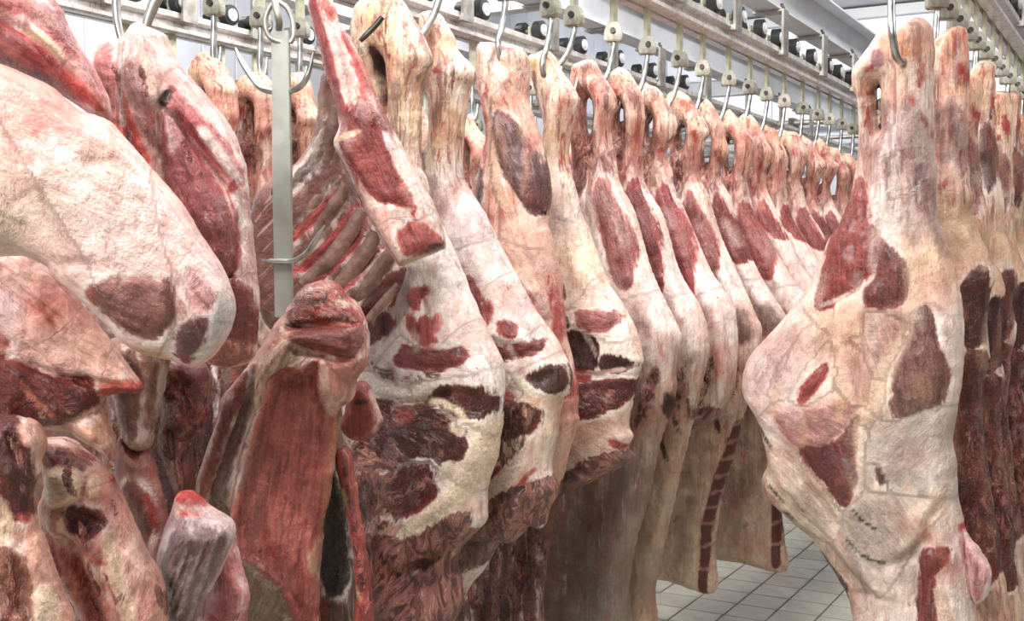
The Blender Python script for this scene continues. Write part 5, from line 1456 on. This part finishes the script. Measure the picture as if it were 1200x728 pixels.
build_meat('beef_trimming', fg_plane(215, 510, 2.2, 34), [(184, 424), (240, 424), (248, 474), (240, 500), (228, 512), (231, 556), (218, 582), (200, 566), (186, 520), (188, 478)],
           'torn dark red trimming under the tip of the large shoulder', 'beef', 'foreground cuts', sin0=0.4, T=0.045, TB=0.04, rim=0.03, core=0.06, res=3.2, base=(140, 70, 60), edge=3.0,
           lean=[dict(poly=C_([(570, 0), (620, -40), (690, 20), (680, 100), (620, 110), (580, 60)]), col=(142, 50, 42), ang=15), dict(poly=C_([(530, 80), (600, 90), (630, 170), (560, 180)]), col=(40, 16, 14))], marks=[dict(line=C_([(570, 10), (580, 70)]), w=9, col=(220, 160, 140)), dict(line=C_([(640, 60), (690, 70)]), w=7, col=(206, 130, 110))],
           rag=[dict(poly=C_([(520, -60), (700, -60), (700, 300), (520, 300)]), a=0.6)], regions=[('torn_end', [(180, 510), (250, 505), (240, 600), (190, 600)])])
# striped knuckle muscle
build_meat('beef_knuckle', fg_plane(225, 650, 2.0, 32), C_([(578, 335), (592, 300), (640, 300), (692, 346), (768, 396), (778, 450), (746, 532), (702, 622), (668, 700), (660, 800), (520, 800), (552, 700), (546, 600), (524, 520), (546, 420)]),
           'grey-purple knuckle muscle with white stripes, beside the breast', 'beef', 'foreground cuts', sin0=0.4, T=0.075, TB=0.05, rim=0.04, core=0.09, res=2.5, base=(196, 166, 162), edge=1.0, fib_ang=math.radians(-28),
           tints=[(240, 590, 24, (196, 170, 172)), (195, 640, 18, (216, 190, 190))],
           lean=[dict(poly=C_([(560, 560), (600, 420), (700, 400), (762, 430), (730, 540), (690, 630), (640, 760), (560, 760)]), col=(126, 98, 100), bias=1, ang=-28, h=0.012), dict(poly=C_([(590, 300), (640, 292), (690, 346), (630, 340)]), col=(176, 62, 46))],
           marks=[dict(line=C_([(a0, 430 + 20 * i), (a0 - 60, 600 + 16 * i), (a0 - 110, 740)]), w=3.0, col=(206, 190, 188)) for i, a0 in enumerate((740, 700, 668, 640, 614))] + [dict(line=C_([(590, 320), (690, 350), (770, 400)]), w=5, col=(226, 206, 200))],
           relief=[dict(line=C_([(a0, 440), (a0 - 60, 600), (a0 - 110, 760)]), w=4, h=-0.008) for a0 in (720, 684, 650)], regions=[('lean_muscle', C_([(560, 560), (600, 420), (700, 400), (762, 430), (730, 540), (690, 630), (640, 760), (560, 760)]))])
build_meat('beef_trimming', fg_plane(265, 700, 2.12, 30), [(252, 660), (262, 630), (272, 626), (284, 664), (293, 697), (289, 740), (286, 810), (232, 810), (238, 728)],
           'smooth pink trimming between striped knuckle and neck', 'beef', 'foreground cuts', sin0=0.4, T=0.05, TB=0.04, rim=0.03, core=0.05, res=3.2, base=(196, 128, 126), lean=[dict(poly=C_([(760, 480), (800, 580), (800, 700), (730, 700)]), col=(166, 96, 98), bias=1)], marks=[dict(line=C_([(700, 690), (780, 728)]), w=14, col=(200, 90, 100))],
           regions=[('lean_muscle', C_([(760, 480), (800, 580), (800, 700), (730, 700)]))])

# ------------------------------------------------------------------ neck on the steel bar
build_meat(
    'beef_neck', fg_plane(350, 540, 2.38, 28),
    E_([(298, 302), (330, 262), (390, 250), (432, 254), (462, 290), (496, 318), (532, 380), (542, 470), (536, 522), (502, 572), (486, 640)]) + F_([(442, 40), (430, 200), (408, 340), (386, 480), (378, 620), (380, 740)]) + [(372, 810), (290, 810)] +
    F_([(150, 728), (132, 600), (120, 470), (78, 335), (0, 335), (0, 210), (44, 110)]) + E_([(66, 630), (142, 530), (192, 458), (252, 370)]),
    'beef neck with smooth salmon-red hollow and bloody top, hung on the steel bar', 'beef', 'foreground cuts', sin0=0.4,
    T=0.10, TB=0.06, rim=0.04, core=0.08, res=2.5, base=(196, 142, 124), edge=2.0, bumpy=0.006, fib_ang=math.radians(-10),
    tints=[(330, 460, 26, (196, 160, 140)), (420, 470, 16, (226, 196, 176)), (260, 560, 30, (150, 124, 110)), (320, 690, 40, (140, 118, 104)), (400, 430, 26, (196, 120, 100))],
    lean=[dict(poly=E_([(258, 540), (300, 522), (345, 528), (400, 504), (408, 600), (432, 660)]) + F_([(440, 50), (424, 200), (400, 400), (372, 500), (378, 760), (330, 760), (270, 585), (150, 495), (136, 400), (152, 300), (200, 110), (230, 0)]), col=(160, 84, 74), h=-0.030, soft=14, ang=-8),
          dict(poly=F_([(200, 0), (140, 140), (104, 330), (0, 330), (0, 230), (60, 120), (120, 20)]) + E_([(170, 560), (230, 560)]), col=(120, 100, 90), bias=1, ang=-25), dict(poly=F_([(142, 505), (262, 560), (312, 660), (350, 800), (150, 800)]), col=(134, 116, 100), ang=-25),
          dict(poly=E_([(300, 402), (340, 398), (500, 388), (528, 440), (492, 492), (402, 462), (330, 440)]), col=(126, 62, 50), ang=80, h=0.012), dict(poly=E_([(432, 256), (490, 320), (524, 382), (480, 392), (360, 378), (330, 340), (420, 330)]), col=(150, 48, 40), ang=60),
          dict(poly=E_([(210, 520), (280, 440), (340, 450), (330, 500), (240, 560), (210, 640)]), col=(172, 142, 124), ang=-30)],
    marks=drips(random.Random(55), 290, 400, 440, 700, 26, 5, 40, [(196, 110, 96), (206, 140, 120), (150, 60, 52), (160, 74, 64)], -0.2, (0.25, 0.6)) + drips(random.Random(56), 240, 320, 440, 600, 20, 5, 50, [(176, 150, 134), (96, 78, 70), (150, 100, 90)], -0.4) + [dict(poly=E_([(345, 268), (400, 262), (425, 300), (390, 318), (348, 306)]), col=(226, 200, 190), h=0.012, soft=5), dict(line=E_([(440, 315), (490, 325)]), w=8, col=(220, 196, 170)), dict(line=E_([(480, 380), (440, 378)]), w=5, col=(226, 206, 186)), dict(line=E_([(300, 320), (340, 350), (310, 400), (230, 470)]), w=9, col=(220, 160, 140)),
           dict(line=E_([(410, 520), (420, 620), (450, 700)]), w=12, col=(222, 186, 166)), dict(line=F_([(440, 60), (425, 200), (390, 440), (378, 520)]), w=4, col=(216, 150, 110)), dict(line=F_([(365, 470), (372, 560)]), w=5, col=(222, 196, 160)), dict(line=F_([(290, 290), (330, 340), (345, 310)]), w=3, col=(140, 56, 46)), dict(line=F_([(230, 330), (235, 420), (270, 520)]), w=10, col=(160, 60, 50), bias=1),
           dict(line=E_([(190, 470), (100, 580)]), w=7, col=(216, 150, 130))],
    relief=[dict(line=E_([(210, 640), (250, 520), (330, 430)]), w=8, h=0.018), dict(line=E_([(300, 400), (420, 385), (525, 385)]), w=6, h=-0.02), dict(line=E_([(320, 460), (420, 480), (500, 495)]), w=6, h=-0.02)] + [dict(line=F_([(20 + 26 * q, 330 - 20 * q), (80 + 26 * q, 160 - 10 * q), (130 + 22 * q, 0)]), w=4, h=-0.008) for q in range(3)],
    rag=[dict(poly=E_([(290, 250), (440, 240), (545, 380), (530, 400), (400, 390), (290, 420)]), a=0.55), dict(poly=F_([(80, 320), (130, 320), (130, 400), (100, 400)]), a=0.8), dict(line=E_([(520, 400), (520, 500), (490, 600)]), w=14, a=0.5), dict(line=F_([(190, 430), (240, 500)]), w=14, a=0.5)],
    regions=[('inner_hollow', E_([(258, 540), (300, 522), (345, 528), (400, 504), (408, 600), (432, 660)]) + F_([(440, 50), (424, 200), (400, 400), (372, 500), (378, 760), (330, 760), (270, 585), (150, 495), (136, 400), (152, 300), (200, 110), (230, 0)]), 'smooth salmon-red hollow'), ('cut_top', E_([(250, 200), (600, 200), (560, 500), (400, 470), (300, 440), (230, 460), (250, 370)]))])
build_meat('beef_trimming', fg_plane(265, 520, 2.3, 30), [(276, 446), (290, 430), (302, 426), (292, 462), (264, 530), (244, 592), (230, 580), (236, 545), (252, 500), (262, 466)], 'narrow fatty strip hanging along the left edge of the neck', 'beef', 'foreground cuts', sin0=0.4,
           T=0.03, TB=0.02, rim=0.02, core=0.03, res=3.0, base=(184, 140, 120), lean=[dict(line=[(290, 440), (262, 510), (240, 580)], w=8, col=(140, 76, 66))], regions=[('fat_end', [(225, 540), (262, 540), (250, 600), (225, 600)])])
build_meat('beef_skirt', fg_plane(420, 620, 2.42, 28), [(395, 528), (410, 526), (418, 566), (425, 612), (434, 668), (439, 728), (440, 810), (398, 810), (412, 740), (417, 690), (408, 612), (398, 570)], 'narrow red skirt strip with cream fat hanging right of the neck', 'beef', 'foreground cuts', sin0=0.4,
           T=0.035, TB=0.03, rim=0.02, core=0.03, res=2.8, base=(166, 66, 56), edge=2.0, marks=[dict(line=F_([(460, 290), (485, 340)]), w=10, col=(216, 190, 140)), dict(line=F_([(490, 600), (520, 640)]), w=10, col=(214, 160, 130)), dict(line=F_([(450, 370), (480, 400), (490, 520)]), w=4, col=(224, 200, 180))], rag=[dict(line=[(405, 540), (430, 700), (430, 800)], w=24, a=0.5)],
           regions=[('fat_end', [(390, 690), (450, 690), (450, 820), (390, 820)])])
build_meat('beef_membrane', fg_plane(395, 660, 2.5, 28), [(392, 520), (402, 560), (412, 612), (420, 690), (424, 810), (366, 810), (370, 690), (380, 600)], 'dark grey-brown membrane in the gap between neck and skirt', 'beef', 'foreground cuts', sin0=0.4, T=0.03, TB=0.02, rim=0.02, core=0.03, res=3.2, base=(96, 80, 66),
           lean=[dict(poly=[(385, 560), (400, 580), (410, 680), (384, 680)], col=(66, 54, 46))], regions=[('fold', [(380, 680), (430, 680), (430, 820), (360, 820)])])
build_meat('beef_trimming', fg_plane(427, 480, 2.5, 28), E_([(490, 592), (520, 580), (546, 602), (580, 688), (584, 720)]) + F_([(562, 110), (530, 130), (480, 124), (450, 92), (460, 40)]), 'small red flap with a cream edge at the right side of the neck', 'beef', 'foreground cuts', sin0=0.4, T=0.04, TB=0.02, rim=0.02, core=0.03, res=2.8, base=(160, 66, 58),
           marks=[dict(line=E_([(545, 610), (578, 690), (560, 740)]), w=5, col=(230, 206, 190)), dict(line=E_([(500, 640), (540, 640)]), w=7, col=(92, 34, 30))], edge=1.6, regions=[('fat_rim', E_([(540, 590), (600, 590), (600, 760), (560, 740), (570, 690)]))])

# ------------------------------------------------------------------ rib slab behind the bar and the loin strip over it
rib_pl = fg_plane(400, 240, 2.72, 30)
slab = build_meat(
    'beef_rib_slab', rib_pl,
    D_([(290, 540), (340, 480), (366, 400), (380, 260), (420, 250), (440, 470)]) + [(420, 230), (440, 278), (470, 308), (476, 318), (466, 344), (452, 362), (440, 372), (431, 384), (420, 400), (340, 400), (306, 370), (292, 300), (296, 243), (312, 214)],
    'grey-brown slab of curved ribs behind the steel bar', 'beef', 'foreground cuts', sin0=0.4, T=0.05, TB=0.04, rim=0.03, core=0.06, res=3.4, base=(126, 88, 76), edge=1.4, fib_ang=math.radians(-45),
    tints=[(400, 130, 26, (196, 176, 156)), (320, 200, 22, (180, 146, 130)), (375, 185, 8, (90, 150, 130), 0.6)],
    lean=[dict(line=E_([(300, 214), (380, 175), (450, 90), (500, 10)]), w=9, col=(156, 58, 54), ang=-45), dict(line=E_([(300, 120), (380, 40), (440, -40)]), w=7, col=(160, 70, 62)), dict(line=E_([(370, 250), (450, 180), (530, 70)]), w=9, col=(150, 52, 48)), dict(line=E_([(440, 290), (500, 230), (590, 110)]), w=9, col=(150, 56, 50)),
          dict(line=E_([(530, 350), (600, 290), (660, 222)]), w=18, col=(110, 40, 36)), dict(line=D_([(290, 620), (380, 520), (430, 400)]), w=12, col=(120, 100, 92))],
    rag=[dict(line=D_([(430, 500), (470, 600)]) + E_([(540, 100), (630, 200)]), w=18, a=0.5)], regions=[('rib_edge', E_([(480, 420), (680, 180), (700, 260), (540, 440)]))])


def rib(pts, w, dep=0.046):
    w = w * 1.12
    P3 = []
    for p in catmull([np.array(q) for q in pts], 6):
        a, b = rib_pl.px(p)
        P3.append(rib_pl.O + rib_pl.A * a + rib_pl.Z * b + rib_pl.N * dep)
    n = len(P3)
    bm = bmesh.new()
    O = np.array(slab.location)
    u = rib_pl.scale_at((400, 240))
    rad = [w * u * 0.5 * (0.7 + 0.3 * math.sin(math.pi * i / (n - 1))) for i in range(n)]
    bm_tube(bm, [Vector(q - O) for q in P3], rad, 10)
    for v in bm.verts:
        q = float(np.dot(np.array(v.co) + O - rib_pl.O, rib_pl.N)) - dep
        v.co -= Vector(rib_pl.N * q * 0.5)
    me = bm_done(bm, 'rib', True)
    return link_mesh('rib', me, RIBM, slab)


RIBM, _nt, _b = new_mat('rib_bone_film')
_g = NT(_nt)
_tc = _g.n('ShaderNodeTexCoord').outputs['Object']
_n1, _n2 = _g.noise(_tc, 26, 5, 0.65, 0.6), _g.noise(_tc, 90, 4, 0.6)
_c = _g.mix(_g.ramp(_n1, 0.35, 0.65), rgba((138, 106, 92)), rgba((96, 66, 58)))
_c = _g.mix(_g.ramp(_n2, 0.58, 0.7, to=(0, 0.6)), _c, rgba((160, 72, 64)))
_g.link(_c, _b.inputs['Base Color'])
_b.inputs['Roughness'].default_value = 0.45
_g.link(_g.bump(_g.math('ADD', _n1, _n2), 0.4, 0.006), _b.inputs['Normal'])
for pts, w in ((D_([(292, 700), (380, 560), (420, 470), (440, 360)]), 17), (E_([(296, 70), (370, 0), (420, -90)]), 16), (E_([(298, 172), (360, 110), (430, 10), (470, -60)]), 17), (E_([(330, 262), (410, 190), (480, 100), (525, 20)]), 18),
               (E_([(410, 300), (470, 240), (540, 150), (570, 90)]), 18), (E_([(480, 330), (540, 270), (590, 200), (620, 150)]), 18), (E_([(540, 375), (590, 320), (640, 260)]), 10)):
    rib(pts, w)

build_meat(
    'beef_loin_strip', fg_plane(440, 150, 2.58, 32),
    D_([(340, 0), (360, -40), (398, -30), (432, 30), (446, 90), (468, 110), (522, 210), (572, 330), (622, 430), (702, 580), (762, 690)]) + E_([(792, 130), (772, 152), (700, 180), (642, 202), (618, 172), (572, 110)]) + D_([(508, 650), (470, 560), (424, 480), (440, 400), (400, 250), (372, 150), (344, 50)]),
    'long red loin strip with white fat and chine bone, hanging aslant before the ribs', 'beef', 'foreground cuts', sin0=0.4, T=0.06, TB=0.04, rim=0.03, core=0.05, res=2.8, base=(228, 196, 182), edge=1.4, fib_ang=math.radians(25),
    tints=[(390, 40, 20, (230, 206, 196))],
    lean=[dict(poly=D_([(458, 400), (500, 350), (562, 330), (612, 430), (640, 540), (680, 640), (700, 728)]) + E_([(660, 10), (600, 0)]) + D_([(540, 640), (490, 560), (450, 480)]), col=(140, 60, 54), ang=25, h=0.008), dict(poly=E_([(652, 80), (700, 60), (742, 92), (782, 130), (720, 160), (660, 162), (642, 100)]), col=(152, 74, 66), ang=20),
          dict(poly=D_([(452, 100), (470, 120), (540, 260), (560, 320), (530, 330), (490, 220)]), col=(166, 62, 58), ang=22), dict(poly=D_([(345, 0), (365, -20), (385, 40), (420, 160), (440, 260), (470, 380), (440, 390), (405, 260), (370, 120)]), col=(164, 70, 66), ang=15), dict(poly=D_([(395, 20), (425, 40), (430, 70), (405, 70)]), col=(190, 70, 66)),
          dict(poly=D_([(480, 380), (520, 360), (540, 400), (500, 420)]), col=(120, 36, 34)), dict(poly=E_([(745, 130), (792, 125), (775, 152), (730, 160)]), col=(110, 40, 34))],
    marks=drips(random.Random(54), 375, 500, 20, 260, 30, 4, 28, [(240, 220, 212), (140, 44, 42), (206, 120, 110), (236, 206, 190)], 0.45) + [dict(line=D_([(395, 60), (430, 150), (470, 280), (490, 340)]), w=9, col=(236, 212, 204)), dict(line=D_([(600, 450), (650, 560), (730, 680), (760, 728)]), w=13, col=(238, 220, 212)), dict(line=E_([(610, 60), (640, 30), (680, 20)]), w=8, col=(236, 214, 204)), dict(line=D_([(490, 300), (500, 350)]), w=6, col=(240, 224, 214)), dict(line=E_([(640, 190), (720, 175), (760, 155)]), w=6, col=(226, 204, 170)), dict(line=D_([(430, 470), (520, 440)]), w=8, col=(226, 190, 160))],
    relief=[dict(line=D_([(440, 90), (500, 240), (560, 330)]), w=5, h=-0.012), dict(line=D_([(380, 30), (440, 220), (470, 370)]), w=5, h=0.010)],
    rag=[dict(line=D_([(380, 200), (440, 380), (430, 480), (510, 640)]), w=12, a=0.55), dict(poly=D_([(470, 330), (600, 380), (580, 460), (450, 450)]), a=0.35)],
    regions=[('lean_muscle', D_([(458, 400), (500, 350), (562, 330), (612, 430), (640, 540), (680, 640), (700, 728)]) + E_([(660, 10), (600, 0)]) + D_([(540, 640), (490, 560), (450, 480)])), ('chine_bone', D_([(330, -60), (372, -60), (400, 40), (440, 200), (470, 330), (430, 480), (400, 400), (340, 100)]))])

# ------------------------------------------------------------------ flat steel bar with double hooks
bar_pl = fg_plane(331, 190, 2.46, 14)


def on_bar(p, dep=0.0):
    a, b = bar_pl.px(p)
    return bar_pl.O + bar_pl.A * a + bar_pl.Z * b + bar_pl.N * dep


top = on_bar((329, 36))
bar = empty('hook_bar', top, 'flat grey steel hanging bar with double hooks, in front of the ribs', 'hook')


def bar_part(name, verts_px, thick, mat):
    bm = bmesh.new()
    f = [bm.verts.new(Vector(on_bar(p, thick / 2) - top)) for p in verts_px]
    k = [bm.verts.new(Vector(on_bar(p, -thick / 2) - top)) for p in verts_px]
    n = len(f)
    bm.faces.new(f)
    bm.faces.new(list(reversed(k)))
    for i in range(n):
        bm.faces.new((f[i], k[i], k[(i + 1) % n], f[(i + 1) % n]))
    return link_mesh(name, bm_done(bm, name, False, 0.0015), mat, bar)


bar_part('bar', [(319, 36), (339, 36), (341.5, 200), (343, 372), (323, 372), (320, 200)], 0.010, BARM)


def bar_tube(name, pts, r, mat=STEEL, taper=True):
    pl = catmull([np.array(p, float) for p in pts], 6)
    P3 = [Vector(on_bar((p[0], p[1]), p[2]) - top) for p in pl]
    rr = [r] * len(P3)
    if taper:
        for i in range(8):
            f = 0.25 + 0.75 * i / 8
            rr[i] = r * f
            rr[-1 - i] = r * f
    return link_mesh(name, tube_me(name, P3, rr, 10), mat, bar)


bar_tube('double_hook', [(279, 57, .012), (284, 70, .010), (296, 90, .008), (308, 104, .006), (320, 107, -.010), (332, 108, -.012), (344, 106, .004), (356, 100, .008), (365, 84, .010), (370, 62, .012)], 0.0068)
bar_tube('double_hook', [(308, 305, .004), (316, 306, .008), (330, 306, .012), (346, 305.5, .012), (358, 300, .012), (366, 292, .014), (374, 280, .016), (385, 264, .018)], 0.0055)
bar_tube('double_hook', [(311, 228, -.03), (318, 205, -.02), (324, 180, -.008), (328, 160, -.008)], 0.007, DARKBOLT)
ring = [(330, 50, 0), (318, 44, .01), (314, 26, .012), (318, 10, .008), (325, 3, 0.0), (334, 8, -.006), (340, 22, -.01), (342, 40, -.008), (339, 50, -.004)]
bar_tube('ring', ring, 0.0055, GALV, False)
bar_tube('link', [(327, 34, .0), (332, 26, .02), (328, 8, .02), (322, -14, .012), (318, -60, 0.0)], 0.0075, CAST, False)

# hooks of the foreground cuts
FG = [('steel hook through the foreleg, upper left, brown worn point', [(190, -60), (186, -10), (180, 6), (174, 22), (170, 36)], 2.04, 0.010, GALV),
      ('bright steel rod hook just left of the foreleg hook', [(136, -60), (136, -10), (137, 20), (141, 42), (146, 58)], 2.06, 0.0075, STEEL),
      ('dark hook point through the nearest yellow hock', [(448, 20), (440, 30), (430, 40), (422, 48)], 2.72, 0.007, DARKBOLT)]
for lb, pts, dep, r_, mt in FG:
    P3 = [at_depth(p[0], p[1], dep) for p in catmull([np.array(p, float) for p in pts], 6)]
    o = empty('meat_hook', P3[0], lb, 'hook')
    link_mesh('rod', tube_me('rod', [Vector(p - P3[0]) for p in P3[:14]], r_, 10), mt, o)
    link_mesh('point', tube_me('point', [Vector(p - P3[0]) for p in P3[13:]], list(np.linspace(r_, r_ * 0.7, len(P3) - 13)), 10), mt, o)
